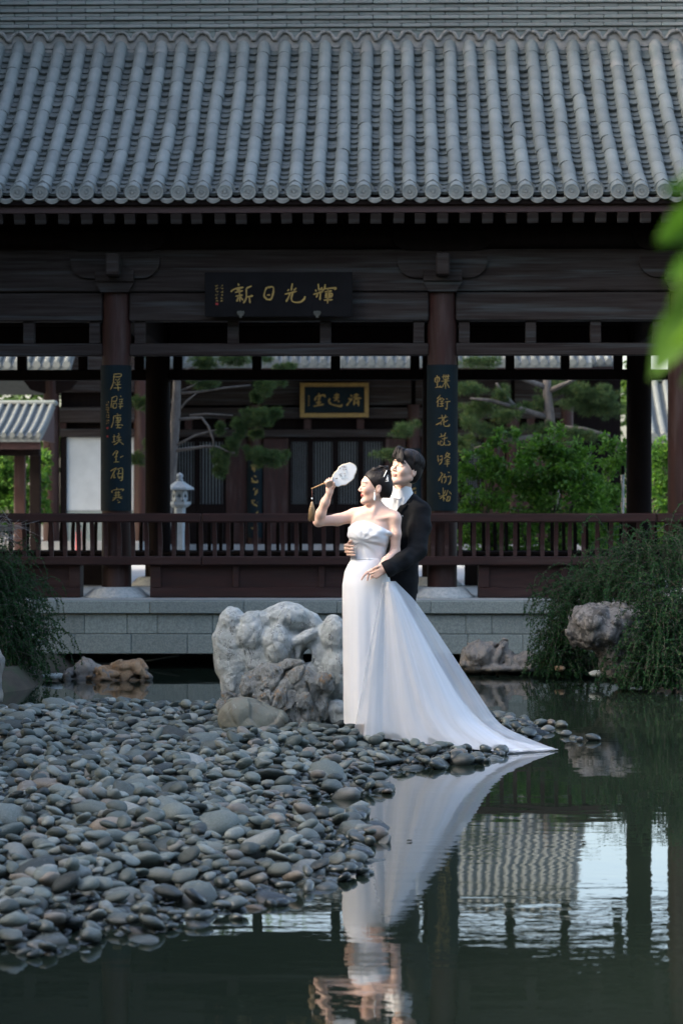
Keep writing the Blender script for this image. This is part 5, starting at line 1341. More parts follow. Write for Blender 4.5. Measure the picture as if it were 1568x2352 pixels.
# out-of-focus branch close to the camera on the right
br = thing('leafy_branch', tuple(at(1640, 760, 2.32)), 'out-of-focus green leaves of a branch hanging in close to the camera', 'branch')
mb = MB(); limb(mb, [at(1760, 300, 2.36), at(1680, 480, 2.34), at(1610, 640, 2.32), at(1585, 720, 2.3)], .004, .002, 6); mb.tube([at(1680, 480, 2.34), at(1600, 460, 2.32)], .002, 5); mb.build('twig', M['bark_dark'], br)
def bigleaf(p0, p1, w, bend, tw):
    p0, p1 = Vector(p0), Vector(p1); d = p1-p0; L = d.length; d.normalize(); s = d.cross(Vector((0, -1, tw))).normalized(); n = s.cross(d)
    mb = MB(); v = []; m_ = 8
    for i in range(m_+1):
        u = i/m_; ww = w*math.sin(math.pi*min(1, u*1.02+.0)**.8)*(1-.15*u); c = p0+d*L*u+n*(-bend*u*u*L)
        v += [c+s*ww+n*ww*.3, c, c-s*ww+n*ww*.3]
    f = []
    for i in range(m_):
        b = 3*i; f += [(b, b+1, b+4, b+3), (b+1, b+2, b+5, b+4)]
    mb.add(v, f, True); mb.build('leaf', M['leaf_near'], br)
for (a, b, w, bd, tw_) in (((1600,690),(1492,866),.032,.1,.5),((1640,660),(1530,760),.028,.1,.2),((1620,480),(1520,560),.026,.1,-.2),((1640,720),(1545,800),.022,.1,-.4),((1620,470),(1508,540),.022,.1,.4),((1600,440),(1520,430),.014,.1,.3),((1610,580),(1530,640),.018,.15,.6),((1610,600),(1545,700),.016,.1,-.3),((1640,420),(1565,400),.02,.1,.2),((1650,800),(1570,880),.018,.1,.2)):
    bigleaf(at(a[0], a[1], 2.32), at(b[0], b[1], 2.28+.035*tw_), w*.66, bd, tw_)

# a few fallen leaves floating on the water
for i, (px_, py_, l, lab) in enumerate(((880, 1897, .035, 'small reddish fallen leaf floating by the waterline pebbles'), (940, 1932, .03, 'small dark fallen leaf floating in the reflection of the gown'), (1340, 1935, .02, 'tiny dark fallen leaf floating in the bright sky reflection'))):
    c = on_z(px_, py_, .004); rr_ = random.Random(i); a0 = rr_.uniform(0, 6); mb = MB(); v = []
    for k in range(12):
        an = 2*math.pi*k/12; rad_ = l*(.5 if k % 6 else .75); x_, y_ = rad_*math.cos(an), rad_*.55*math.sin(an); v.append((c.x+x_*math.cos(a0)-y_*math.sin(a0), c.y+x_*math.sin(a0)+y_*math.cos(a0), .004+.006*abs(math.sin(an))))
    mb.add(v+[(c.x, c.y, .003)], [(k, (k+1) % 12, 12) for k in range(12)], True)
    tag(mb.build('fallen_leaf', pmat('fallen_leaf_%d' % i, ((.16, .06, .035), (.03, .035, .02), (.03, .03, .02))[i], rough=.7)), lab, 'leaf', 'fallen leaves on the pond')
# ------------------------------------------------------------------ the couple
YP = 15.4
def c1(x, y, d=0.): return np.array(at(683.7+x*.2117, 995.8+y*.2117, YP+d))
def to_c1(V):
    """world -> crop pixels at the couple's distance"""
    V = np.asarray(V, float); fx, fy = _FW.x, _FW.y
    rel = V-np.array([0, 0, CAMZ]); dep = rel@np.array(_FW); u = rel@np.array(_RT)/dep*FP+PW/2; w = PH/2-rel@np.array(_UP)/dep*FP
    return (u-683.7)/.2117, (w-995.8)/.2117
U1 = .2117*YP/FP
class Head:
    def __init__(s, c, f, up, sc=1.):
        s.c = np.array(c); s.f = np.array(f, float); s.f /= np.linalg.norm(s.f); u = np.array(up, float); u -= s.f*(u@s.f); s.u = u/np.linalg.norm(u); s.l = np.cross(s.u, s.f); s.s = sc
        s.rot = np.stack([s.f, s.l, s.u], 1)
    def p(s, x, y, z): return s.c+(s.f*x+s.l*y+s.u*z)*s.s
    def local(s, V): return ((V-s.c)@s.rot)/s.s
    def ell(s, F, c, r, **k): F.ell(s.p(*c), np.array(r)*s.s, s.rot, **k)
def skull(F, H, male=False):
    e = lambda c, r, **k: H.ell(F, c, r, **k)
    e((-.012, 0, .036), (.090, .071, .078), k=.02)
    e((.024, 0, -.022), (.060, .054+.006*male, .082), k=.03)
    for s in (-1, 1):
        F.cap(H.p(-.008, s*(.045+.005*male), -.046), H.p(.058, s*(.010+.006*male), -.086-.006*male), (.013+.007*male)*H.s, (.012+.003*male)*H.s, k=.02)
        e((.058, s*.034, -.018), (.024, .024, .024), k=.02)
        e((.089, s*.030, .009), (.012+.003*male, .017, .009), k=.012, sub=True)
        e((.0665, s*.030, .008), (.0155, .0165, .013), k=.006)
        e((-.012, s*.070, -.004), (.018, .008, .030), k=.006)
        e((-.006, s*.0775, -.002), (.009, .005, .016), k=.004, sub=True)
    e((.069, 0, -.091-.004*male), (.019, .020+.004*male, .017), k=.018)
    e((.071+.005*male, 0, .032), (.013, .042, .014), k=.02)
    F.cap(H.p(.0795+.004*male, 0, .012), H.p(.1005, 0, -.019), .0060*H.s, .0074*H.s, k=.010)
    for s in (-1, 1): e((.0925, s*.0095, -.026), (.008, .0068, .006), k=.006)
    e((.0808, 0, -.0475), (.0075, .020, .0052), k=.005)
    e((.0800, 0, -.0568), (.0078, .0175, .0058), k=.005)
def face_paint(V, H, skin, lip, brow, male):
    C = np.tile(np.array(skin), (len(V), 1)); L = H.local(V); x, y, z = L[:, 0], L[:, 1], L[:, 2]; ay = np.abs(y)
    def mix(mask, c): C[:] = C*(1-mask[:, None])+np.array(c)*mask[:, None]
    inhead = (x > .03) & (np.abs(z) < .13)
    mix(.45*np.exp(-(((x-.06)/.03)**2+((ay-.042)/.02)**2+((z+.022)/.022)**2))*(not male), np.array(skin)*np.array([1.0, .62, .58]))
    rr = ((x-.085)/.022)**2+(y/.0215)**2+((z+.0522)/.0102)**2
    mix(np.clip((1.1-rr)*3, 0, 1)*inhead, lip)
    mix((np.clip(1-np.abs(z+.0525)/.0022, 0, 1)*(ay < .02)*(x > .075)*.7)*inhead, np.array(lip)*.35)
    bz = .031+.004*male-.9*np.clip(ay-.034, 0, 1)*.35-.10*np.clip(.034-ay, 0, 1)
    mix(np.clip(1.5-np.abs(z-bz)/(.0030+.0012*male), 0, 1)*((ay > .010) & (ay < .050))*(x > .045)*(.75+.2*male), brow)
    lz_ = .0005+.004*((ay-.030)/.018)**2
    mix(np.clip(1.6-np.abs(z-lz_)/.0022, 0, 1)*((ay > .013) & (ay < .047))*(x > .05), (.02, .014, .012))
    mix(.35*np.clip(1-np.abs(z-.012)/.008, 0, 1)*((ay > .012) & (ay < .048))*(x > .05), np.array(skin)*np.array([.8, .6, .55]))
    nz_ = np.exp(-(((x-.098)/.012)**2+((ay-.008)/.005)**2+((z+.033)/.004)**2)); mix(.7*nz_, np.array(skin)*.3)
    return C
def skinmat(name):
    m, t, p = _new(name); a = t.nodes.new('ShaderNodeVertexColor'); a.layer_name = 'Col'
    t.links.new(_mixc(t, .12, a.outputs[0], _ramp(t, _nz(t, 60, 4), [(.3, .7), (.7, 1.)]), 'MULTIPLY'), p.inputs['Base Color'])
    p.inputs['Roughness'].default_value = .48; p.inputs['Subsurface Weight'].default_value = .12; p.inputs['Subsurface Radius'].default_value = (.012, .005, .003); p.inputs['Specular IOR Level'].default_value = .35
    return m
M['skin'] = skinmat('skin')
M['hair'] = pmat('black_hair', (.008, .0065, .0065), (.016, .012, .011), 30, .55, .08, 120, spec=.25)
M['satin'] = pmat('white_satin', (.74, .755, .77), (.70, .72, .74), 3, .7, .12, 160, spec=.12, bdist=.002)
M['suit'] = pmat('black_suit', (.0045, .005, .006), (.0065, .007, .008), 40, .85, .25, 220, spec=.15, bdist=.002)
M['shirt'] = pmat('white_shirt', (.76, .77, .77), (.7, .715, .72), 6, .7, .15, 90, bdist=.003)
M['pearl'] = pmat('pearl', (.78, .80, .80), rough=.2, spec=.6)
M['metal'] = pmat('silver', (.75, .75, .76), rough=.2, metal=1.)
def finger(F, pts, r=.0078):
    n = len(pts); F.chain(pts, [r*(1.06-.28*i/(n-1)) for i in range(n)], k=.004)

# ---- bride
bride = thing('person', tuple(c1(700, 3235)), 'woman in a white strapless wedding gown raising a round fan', 'person')
bh = Head(c1(835, 588, -.01), (-.965, -.21, .05), (.08, .02, 1), 1.0)
h = .0036
Fb = Field(np.minimum(c1(150, 3290, -.30), c1(150, 3290, .2)), np.maximum(c1(1150, 360, -.30), c1(1150, 360, .2)), h)
def bride_torso(F, o=0.):
    e = lambda x, y, d, r, k=.05: F.ell(c1(x, y, d), np.array(r)+o, None, k)
    e(775, 1115, .01, (.118, .086, .15)); e(757, 1335, .01, (.095, .080, .13)); e(735, 1590, .01, (.142, .115, .14))
    e(655, 1078, -.046, (.056, .055, .058), .055); e(850, 1092, -.056, (.056, .055, .058), .055); e(750, 1075, -.052, (.06, .045, .05), .05)
    e(820, 985, .005, (.128, .070, .085))
bride_torso(Fb)
Fb.cap(c1(615, 880, .045), c1(850, 900, .02), .040, .055, .03); Fb.cap(c1(850, 900, .02), c1(1042, 922, -.02), .055, .044, .03)
Fb.cap(c1(838, 870, .02), c1(822, 690, .008), .047, .041, .03)
Fb.cap(c1(845, 800, .025), c1(665, 872, .045), .030, .030, .04); Fb.cap(c1(865, 800, .025), c1(1010, 905, -.005), .032, .034, .04)
Fb.cap(c1(795, 925, -.058), c1(650, 880, -.005), .008, .009, .02); Fb.cap(c1(850, 930, -.060), c1(1000, 905, -.055), .008, .009, .02)
Fb.cap(c1(870, 690, -.012), c1(800, 905, -.052), .012, .009, .025)
skull(Fb, bh)
Fb.chain([c1(600, 892, .045), c1(430, 937, .01), c1(225, 955, -.03)], [.043, .036, .031], .02)
Fb.chain([c1(222, 958, -.03), c1(250, 870, -.055), c1(298, 745, -.085), c1(343, 645, -.105)], [.030, .0305, .027, .0205], .02)
Fb.ell(c1(347, 598, -.112), (.026, .014, .034), None, .015)
for pts in ([(322, 570, -.122), (308, 545, -.140), (296, 522, -.140)], [(336, 560, -.122), (322, 525, -.146), (314, 500, -.140)], [(352, 555, -.122), (343, 515, -.148), (341, 485, -.140)], [(368, 560, -.120), (366, 515, -.146), (372, 478, -.138)]):
    finger(Fb, [c1(*q) for q in pts], .0080)
finger(Fb, [c1(370, 600, -.115), c1(398, 570, -.130), c1(392, 535, -.146)], .0092)
Fb.chain([c1(1046, 925, -.02), c1(1060, 1090, -.03), c1(1056, 1285, -.02)], [.042, .034, .030], .02)
Fb.chain([c1(1056, 1285, -.02), c1(960, 1385, -.10), c1(880, 1462, -.155)], [.030, .028, .020], .02)
Fb.ell(c1(830, 1492, -.168), (.036, .014, .021), None, .012)
for pts, r in (([(800, 1482), (745, 1510), (714, 1548), (692, 1584)], .0078), ([(803, 1494), (768, 1524), (757, 1562), (755, 1592)], .0078), ([(815, 1505), (800, 1538), (793, 1576)], .0075), ([(832, 1512), (822, 1540), (815, 1566)], .0066)):
    finger(Fb, [c1(x, y, -.172-.004*i) for i, (x, y) in enumerate(pts)], r)
for x0, d in ((705, .08), (775, .02)):
    Fb.chain([c1(x0+10, 1640, d), c1(x0-10, 2400, d), c1(x0, 3150, d)], [.085, .052, .034], .03); Fb.cap(c1(x0, 3190, d), c1(x0-60, 3225, d-.08), .030, .022, .02)
V, Fq = Fb.net(); V = relax(V, Fq, 1, .35)
SK_B = (.70, .475, .375)
C = face_paint(V, bh, SK_B, (.42, .085, .080), (.10, .065, .05), False)
body = obj('body', npmesh('body', V, Fq, True, M['skin'], None, C), None, bride)
# bodice
Fd = Field(np.minimum(c1(480, 1440, -.3), c1(480, 1440, .2)), np.maximum(c1(1090, 900, -.3), c1(1090, 900, .2)), .004)
bride_torso(Fd, .008)
Fd.ell(c1(985, 1075, -.035), (.030, .045, .022), None, .03)
P = Fd.points(); near = np.abs(Fd.g) < .05; Q = P[near]; cx_, cy_ = to_c1(Q)
th_ = np.arctan2(cy_-1172, cx_-690); rad_ = np.hypot(cx_-690, cy_-1172)
pl = .5*np.sin(th_*11+.6*np.sin(th_*3)+1.)*np.clip(rad_/160, 0, 1)*np.clip(1.5-rad_/330, .25, 1)
under = np.exp(-((cy_-(1165+.22*(cx_-690)+.0002*(cx_-690)**2))/16)**2)*(cx_ < 960)
dg = np.sin(((cy_-1050)-.28*(cx_-690))*.085+.5*np.sin(cx_*.012))*np.clip((1180-cy_)/60, 0, 1)*np.clip((cx_-600)/120, 0, 1)
Fd.g[near] -= (.0042*pl+.0013*dg-.0035*under*(1-.8*np.exp(-((cx_-690)/60)**2))).astype(np.float32)
top = np.interp(cx_, [480, 560, 590, 640, 720, 820, 920, 1020, 1090], [1060, 1010, 978, 955, 946, 975, 1018, 1072, 1095])
Fd.g[near] = np.maximum(Fd.g[near], ((top-cy_)*U1).astype(np.float32)); Fd.g[near] = np.maximum(Fd.g[near], ((cy_-(1372+.05*(cx_-590)))*U1).astype(np.float32))
far = ~near; cxa, cya = to_c1(P[far]); Fd.g[far] = np.maximum(Fd.g[far], ((np.interp(cxa, [480, 560, 590, 640, 720, 820, 920, 1020, 1090], [1060, 1010, 978, 955, 946, 975, 1018, 1072, 1095])-cya)*U1).astype(np.float32)); Fd.g[far] = np.maximum(Fd.g[far], ((cya-(1372+.05*(cxa-590)))*U1).astype(np.float32))
V, Fq = Fd.net(); V = relax(V, Fq, 1, .4)
obj('bodice', npmesh('bodice', V, Fq, True, M['satin']), None, bride)
# satin skirt
prof_s = np.array([(1352, 583, 935, .092), (1380, 568, 945, .100), (1420, 543, 960, .108), (1500, 506, 985, .122), (1640, 483, 1010, .138), (1800, 484, 1025, .146), (2200, 492, 1050, .155), (2600, 497, 1075, .165), (3000, 500, 1095, .18), (3135, 503, 1100, .185)])
ys = np.concatenate([np.linspace(1352, 1640, 16), np.linspace(1680, 3135, 44)]); n = 180; gV = []
th = np.arange(n)/n*2*math.pi
for y in ys:
    xl, xr, D = (np.interp(y, prof_s[:, 0], prof_s[:, k]) for k in (1, 2, 3)); a = np.clip((y-1560)/900, 0, 1)
    fold = (.008*np.sin(th*5+.8+y*.0006)+.004*np.sin(th*9+2.+y*.0004)+.0025*np.sin(th*17+y*.0007))*a+.0022*np.sin(y*.02+th*3)*np.clip(1-abs(y-1480)/160, 0, 1)*np.clip(np.sin(th), 0, 1)
    hem = np.where(y > 3060, 9*np.sin(th*3+1)+5*np.sin(th*7), 0)
    cxm, hw = (xl+xr)/2, (xr-xl)/2*U1
    c = c1(cxm, y, .01)
    gV.append(np.stack([c[0]-(hw+fold*.35)*np.cos(th), c[1]-(D+fold)*np.sin(th), c[2]+0*th-hem*U1], 1))
gV = np.concatenate(gV); I = np.arange(len(gV)).reshape(len(ys), n); J = np.roll(I, -1, 1)
Fq = np.stack([I[:-1], J[:-1], J[1:], I[1:]], -1).reshape(-1, 4)
sk_ = obj('skirt', npmesh('skirt', gV, Fq, True, M['satin']), None, bride); sk_['label'] = 'narrow white satin skirt falling straight to the pebbles'
mb = MB(); w_ = [c1(757-178*math.cos(a), 1362+.05*(-178*math.cos(a)), .01)+np.array([0, -(.098)*math.sin(a), 0]) for a in np.linspace(0, 2*math.pi, 49)]
mb.tube([Vector(q) for q in w_], .0022, 5); mb.build('waist_seam', M['satin'], bride)
# tulle: several sheer layers gathered at the back of the waist, trailing right to the water
def tullemat(name, dens, line):
    m = bpy.data.materials.new(name); m.use_nodes = True; t = m.node_tree; t.nodes.clear(); o = t.nodes.new('ShaderNodeOutputMaterial')
    df = t.nodes.new('ShaderNodeBsdfDiffuse'); tl = t.nodes.new('ShaderNodeBsdfTranslucent'); tp = t.nodes.new('ShaderNodeBsdfTransparent')
    df.inputs[0].default_value = (.86, .87, .88, 1); tl.inputs[0].default_value = (.80, .81, .83, 1)
    a = t.nodes.new('ShaderNodeMixShader'); a.inputs[0].default_value = .16; t.links.new(df.outputs[0], a.inputs[1]); t.links.new(tl.outputs[0], a.inputs[2])
    uv = t.nodes.new('ShaderNodeTexCoord'); mp = t.nodes.new('ShaderNodeMapping'); t.links.new(uv.outputs['UV'], mp.inputs[0]); mp.inputs['Scale'].default_value = (1, .04, 1)
    nz = t.nodes.new('ShaderNodeTexNoise'); nz.inputs['Scale'].default_value = 70; nz.inputs['Detail'].default_value = 5; t.links.new(mp.outputs[0], nz.inputs['Vector'])
    f_ = _math(t, 'ADD', _math(t, 'MULTIPLY', _math(t, 'SUBTRACT', nz.outputs[0], .5), line), dens, True)
    b = t.nodes.new('ShaderNodeMixShader'); t.links.new(f_, b.inputs[0]); t.links.new(tp.outputs[0], b.inputs[1]); t.links.new(a.outputs[0], b.inputs[2]); t.links.new(b.outputs[0], o.inputs[0])
    return m
M['tulle_in'] = tullemat('dense_tulle', .95, .1); M['tulle_mid'] = tullemat('tulle', .74, .14); M['tulle_out'] = tullemat('sheer_tulle', .32, .12); M['tulle_edge'] = tullemat('tulle_hem', .5, .3)
def curve(pts, n):
    pts = np.array(pts, float); d = np.concatenate([[0], np.cumsum(np.hypot(*np.diff(pts, axis=0).T))]); t_ = np.linspace(0, d[-1], n); return np.stack([np.interp(t_, d, pts[:, k]) for k in (0, 1)], 1)
def tulle(left, right, mat, D0, D1, dc1, seed, amp, nm, n=260, m_=64, tip=1.3, z_lift=0., skin=0.):
    r = np.random.default_rng(seed); Lc, Rc = curve(left, m_), curve(right, m_)
    for k_ in range(3): Lc[1:-1] = (Lc[:-2]+2*Lc[1:-1]+Lc[2:])/4; Rc[1:-1] = (Rc[:-2]+2*Rc[1:-1]+Rc[2:])/4
    th = np.arange(n)/n*2*math.pi; w = (1-np.cos(th))/2
    ph = r.uniform(0, 6.28, 8); fr = np.array([5, 8, 11, 15, 20, 27, 35, 44]); am = np.array([.9, 1, .8, .6, .4, .25, .14, .1])
    fo = sum(a*np.sin(th*f_+p_) for a, f_, p_ in zip(am, fr, ph))/2.
    Vv = []; uv = []
    for i in range(m_):
        u = i/(m_-1); D = (D0+(D1-D0)*u**1.25)*smooth01(u/.12+.55); A = amp*u**.8
        px_ = Lc[i, 0]*(1-w)+Rc[i, 0]*w; py_ = Lc[i, 1]*(1-w)+Rc[i, 1]*w
        px_ = px_+fo*A*60*np.abs(np.cos(th))*.15
        sh = np.abs(np.sin(th))**.8*(1-.55*w**3)*np.sign(np.sin(th))
        d = dc1*u-D*sh-fo*A*.8
        # lie over the satin where the two overlap
        gx_, gy_ = (px_-683.7)/.2117, (py_-995.8)/.2117
        sl, sr, sD = (np.interp(gy_, prof_s[:, 0], prof_s[:, k]) for k in (1, 2, 3)); q_ = (gx_-(sl+sr)/2)/((sr-sl)/2)
        fr_ = .01-sD*np.sqrt(np.clip(1-np.clip(q_, -1, 1)**2, 0, 1))-.016-skin
        d = np.where((np.sin(th) >= -1e-6) & (np.abs(q_) < 1.0), np.minimum(d, fr_+fo*A*.25), d)
        Y = YP+d; X = np.empty(n); Z = np.empty(n)
        # silhouette drawn at the couple's distance, spread in depth around it
        dirx = (px_-PW/2)/FP; dirz = (PH/2-py_)/FP
        dv = np.array(_FW)[None]+np.array(_RT)[None]*dirx[:, None]+np.array(_UP)[None]*dirz[:, None]
        p_ = np.array([0, 0, CAMZ])+dv*(YP/dv[:, 1:2]); X, Z = p_[:, 0], p_[:, 2]
        Vv.append(np.stack([X, Y, Z], 1)); uv.append(np.stack([th/6.283, np.full(n, u)], 1))
    Vv = np.concatenate(Vv); uv = np.concatenate(uv)
    g_ = bank_z(Vv[:, :2])+.055; Vv[:, 2] = np.maximum(Vv[:, 2]+z_lift, np.maximum(g_, .006+.004*r.random(len(Vv))))
    I = np.arange(len(Vv)).reshape(m_, n); J = np.roll(I, -1, 1); Fq = np.stack([I[:-1], J[:-1], J[1:], I[1:]], -1).reshape(-1, 4)
    o = obj(nm, npmesh(nm, Vv, Fq, True, mat, uv), None, bride); return Vv.reshape(m_, n, 3)
L1 = [(884, 1336), (872, 1400), (858, 1500), (845, 1600), (836, 1680), (832, 1715)]; R1 = [(902, 1336), (930, 1385), (968, 1455), (1010, 1530), (1055, 1605), (1105, 1660), (1165, 1700), (1270, 1724)]
L2 = [(880, 1336), (866, 1400), (846, 1500), (828, 1600), (812, 1680), (818, 1722)]; R2 = [(908, 1335), (950, 1376), (1000, 1446), (1050, 1521), (1100, 1597), (1135, 1650), (1155, 1670), (1205, 1695), (1283, 1726)]
tulle([(886, 1338), (876, 1400), (864, 1500), (855, 1600), (850, 1680), (850, 1712)], [(898, 1338), (920, 1390), (950, 1460), (990, 1540), (1030, 1615), (1075, 1665), (1120, 1695), (1190, 1718)], M['tulle_in'], .150, .25, .08, 5, .022, 'tulle_layer', skin=.0)
tulle(L1, R1, M['tulle_mid'], .156, .29, .08, 6, .022, 'tulle_layer', skin=.008)
S = tulle(L2, R2, M['tulle_out'], .164, .33, .07, 7, .022, 'tulle_overlay', skin=.016)
# stitched hem along the edge of the overlay
hemV = S[-3:-1].reshape(-1, 3); n = S.shape[1]; I = np.arange(2*n).reshape(2, n); J = np.roll(I, -1, 1)
hv = hemV.copy(); hv[:, 1] -= .004; hv[:, 2] += .003
obj('tulle_hem', npmesh('tulle_hem', hv, np.stack([I[:-1], J[:-1], J[1:], I[1:]], -1).reshape(-1, 4), True, M['tulle_edge'], np.zeros((2*n, 2))), None, bride)

# ---- hair helpers
def strands(mb, H, guide, n, seed, r0=.0035, nseg=5, m_=8):
    """guide(r) -> list of local points on the head"""
    g = np.random.default_rng(seed)
    for _ in range(n):
        pts = guide(g); P_ = np.array(pts); t_ = np.linspace(0, 1, len(P_)); tt = np.linspace(0, 1, m_)
        Q_ = np.stack([np.interp(tt, t_, P_[:, k]) for k in range(3)], 1)
        for _k in range(2): Q_[1:-1] = (Q_[:-2]+2*Q_[1:-1]+Q_[2:])/4
        rr = r0*g.uniform(.7, 1.3)
        mb.tube([Vector(H.p(*q)) for q in Q_], [rr*(1.1-.9*abs(2*u-.8)**2*.5)*(1 if u < .85 else (1-u)/.15*.8+.2) for u in tt], nseg)
def on_ell(c, r, az_, el): return np.array(c)+np.array(r)*np.array([math.cos(el)*math.cos(az_), math.cos(el)*math.sin(az_), math.sin(el)])
# bride hair: swept back into a high bun
Fh = Field(bh.c-.2, bh.c+.2, .0036)
bh.ell(Fh, (-.016, 0, .037), (.096, .077, .085), k=0)
bh.ell(Fh, (-.060, 0, -.01), (.055, .060, .07), k=.03)
bh.ell(Fh, (.108, 0, -.052), (.088, .13, .118), k=.03, sub=True)
bh.ell(Fh, (.018, 0, -.098), (.060, .12, .082), k=.010, sub=True)
bh.ell(Fh, (-.06, 0, -.135), (.12, .13, .075), k=.010, sub=True)
V, Fq = Fh.net(); hair = obj('hair', npmesh('hair', V, Fq, True, M['hair']), None, bride)
BUN = np.array([-.036, .0, .120])
def g_b(r):
    a = r.uniform(-1.9, 1.9); el = .56-.36*abs(a)+r.uniform(-.03, .03); s = on_ell((-.016, 0, .037), (.093, .0755, .083), a, el)
    e = BUN+r.normal(size=3)*.012; mid = []
    for u in (.3, .6, .85):
        q = s*(1-u)+e*u-np.array([-.016, 0, .037]); q = q/np.array([.098, .0795, .087]); q /= np.linalg.norm(q); mid.append(np.array([-.016, 0, .037])+q*np.array([.0985, .080, .0875])*(1+.03*u))
    return [s]+mid+[e]
mb = MB(); strands(mb, bh, g_b, 330, 3, .0021)
def g_n(r):                                     # from the nape up
    a = math.pi+r.uniform(-1.2, 1.2); s = on_ell((-.03, 0, .0), (.086, .066, .075), a, r.uniform(-.6, .0)); m2 = on_ell((-.018, 0, .037), (.099, .080, .087), a, .45); return [s, m2, BUN+r.normal(size=3)*.01]
strands(mb, bh, g_n, 200, 4, .0022)
mb.build('hair_strands', M['hair'], hair)
mb = MB(); r = random.Random(5)
for k in range(64):                             # coils of the bun and rolled curls on the crown
    ctr = (BUN+np.array([-.012, 0, .004]), BUN+np.array([-.040, -.012, -.030]), BUN+np.array([.040, .020, -.006]), BUN+np.array([-.030, .028, -.012]))[k % 4]; R_ = r.uniform(.012, .026) if k % 4 else r.uniform(.016, .036)
    tl = r.uniform(-.6, .6); tz = r.uniform(0, 3.1); pts = []
    for i in range(15):
        a = 2*math.pi*i/14; q = np.array([math.cos(a), math.sin(a)*math.cos(tl), math.sin(a)*math.sin(tl)])*R_
        q = np.array([q[0]*math.cos(tz)-q[1]*math.sin(tz), q[0]*math.sin(tz)+q[1]*math.cos(tz), q[2]]); pts.append(Vector(bh.p(*(ctr+q*np.array([1, .8, 1])))))
    mb.tube(pts, r.uniform(.0035, .0065), 6)
mb.build('bun', M['hair'], hair)
mb = MB()
for k in range(9): mb.ball(Vector(c1(935+3.6*k, 466-8.0*k, -.075)), .0034, 8, 5)
mb.build('pearl_pin', M['pearl'], bride)
mb = MB(); r = random.Random(2)
for k in range(26):
    a = r.uniform(0, 1); b_ = r.uniform(-1, 1); mb.ball(Vector(c1(975+18*a*b_-8*a, 450+70*a, -.07)), .0028, 6, 4)
mb.build('hair_comb', M['pearl'], bride)
mb = MB(); e0 = c1(834, 622, -.088)
mb.ball(Vector(c1(834, 648, -.090)), .0052, 10, 6); mb.lathe([(.0005, 0), (.0075, .010), (.0080, .018), (.0050, .034), (.0015, .044)], 0, 0, 12)
k0 = len(mb.v)-12*5-24; e1 = c1(833, 731, -.090)
mb.v = [tuple(np.array(v)+e1) if i >= k0 else v for i, v in enumerate(mb.v)]
mb.tube([Vector(c1(834, 610, -.085)), Vector(c1(833, 660, -.090))], .0012, 5)
mb.build('earring', M['pearl'], bride)
mb = MB(); rc = Vector(c1(760, 1519, -.180)); mb.tube([rc+Vector((.0085*math.cos(a)*.95, .0085*math.sin(a), .0085*math.cos(a)*.35)) for a in np.linspace(0, 6.283, 17)], .0016, 6); mb.ball(rc+Vector((0, -.010, .001)), .003, 8, 5); mb.build('ring', M['metal'], bride)

# ---- groom
groom = thing('person', tuple(c1(1090, 3200, .28)), 'man in a black suit and white stand-collar shirt embracing the bride from behind', 'person')
gh = Head(c1(1168, 395, .17), (-.68, -.66, .25), (.17, 0, 1), 1.04)
lo_ = np.minimum(c1(480, 3260, -.30), c1(480, 3260, .60)); hi_ = np.maximum(c1(1440, 120, -.30), c1(1440, 120, .60))
Fg = Field(lo_, hi_, .0038)
skull(Fg, gh, True)
Fg.cap(c1(1130, 660, .235), c1(1155, 470, .195), .056, .052, .02)
Fg.ell(c1(1110, 960, .29), (.15, .09, .20)); Fg.ell(c1(1095, 1300, .28), (.12, .085, .25)); Fg.ell(c1(1085, 1600, .28), (.13, .09, .15))
Fg.cap(c1(1310, 850, .22), c1(830, 830, .40), .05, .05, .03)
Fg.chain([c1(1320, 870, .21), c1(1280, 1290, .06), c1(1000, 1450, -.13), c1(940, 1475, -.17)], [.045, .038, .027, .024], .02)
Fg.ell(c1(905, 1487, -.186), (.032, .016, .030), None, .012)
finger(Fg, [c1(905, 1440, -.185), c1(860, 1448, -.198), c1(815, 1467, -.196)], .0092)
for pts in ([(885, 1480), (830, 1506), (788, 1521)], [(885, 1500), (842, 1526), (806, 1546)], [(890, 1515), (858, 1542), (828, 1560)], [(900, 1530), (875, 1550), (852, 1566)]): finger(Fg, [c1(x, y, -.196-.002*i) for i, (x, y) in enumerate(pts)], .0085)
Fg.chain([c1(830, 840, .40), c1(700, 1180, .30), c1(600, 1240, .14), c1(575, 1245, .06)], [.045, .038, .028, .025], .02)
Fg.ell(c1(560, 1245, .02), (.022, .042, .044), None, .012)
for i, y in enumerate((1212, 1247, 1281, 1312)):
    xo = (508, 506, 516, 534)[i]; finger(Fg, [c1(545, y-6, .02), c1(xo+8, y, -.035), c1(xo+50, y+6, -.078), c1(xo+95-4*i, y+8, -.098)], .0092)
finger(Fg, [c1(560, 1195, .0), c1(562, 1175, -.06), c1(582, 1166, -.085)], .0092)
for x0, d in ((1040, .33), (1140, .25)):
    Fg.chain([c1(x0, 1650, d), c1(x0, 2450, d), c1(x0, 3100, d)], [.075, .05, .036], .03); Fg.cap(c1(x0, 3150, d), c1(x0-70, 3190, d-.1), .035, .03, .02)
V, Fq = Fg.net(); V = relax(V, Fq, 1, .35)
C = face_paint(V, gh, (.60, .405, .315), (.42, .20, .17), (.018, .014, .013), True)
obj('body', npmesh('body', V, Fq, True, M['skin'], None, C), None, groom)
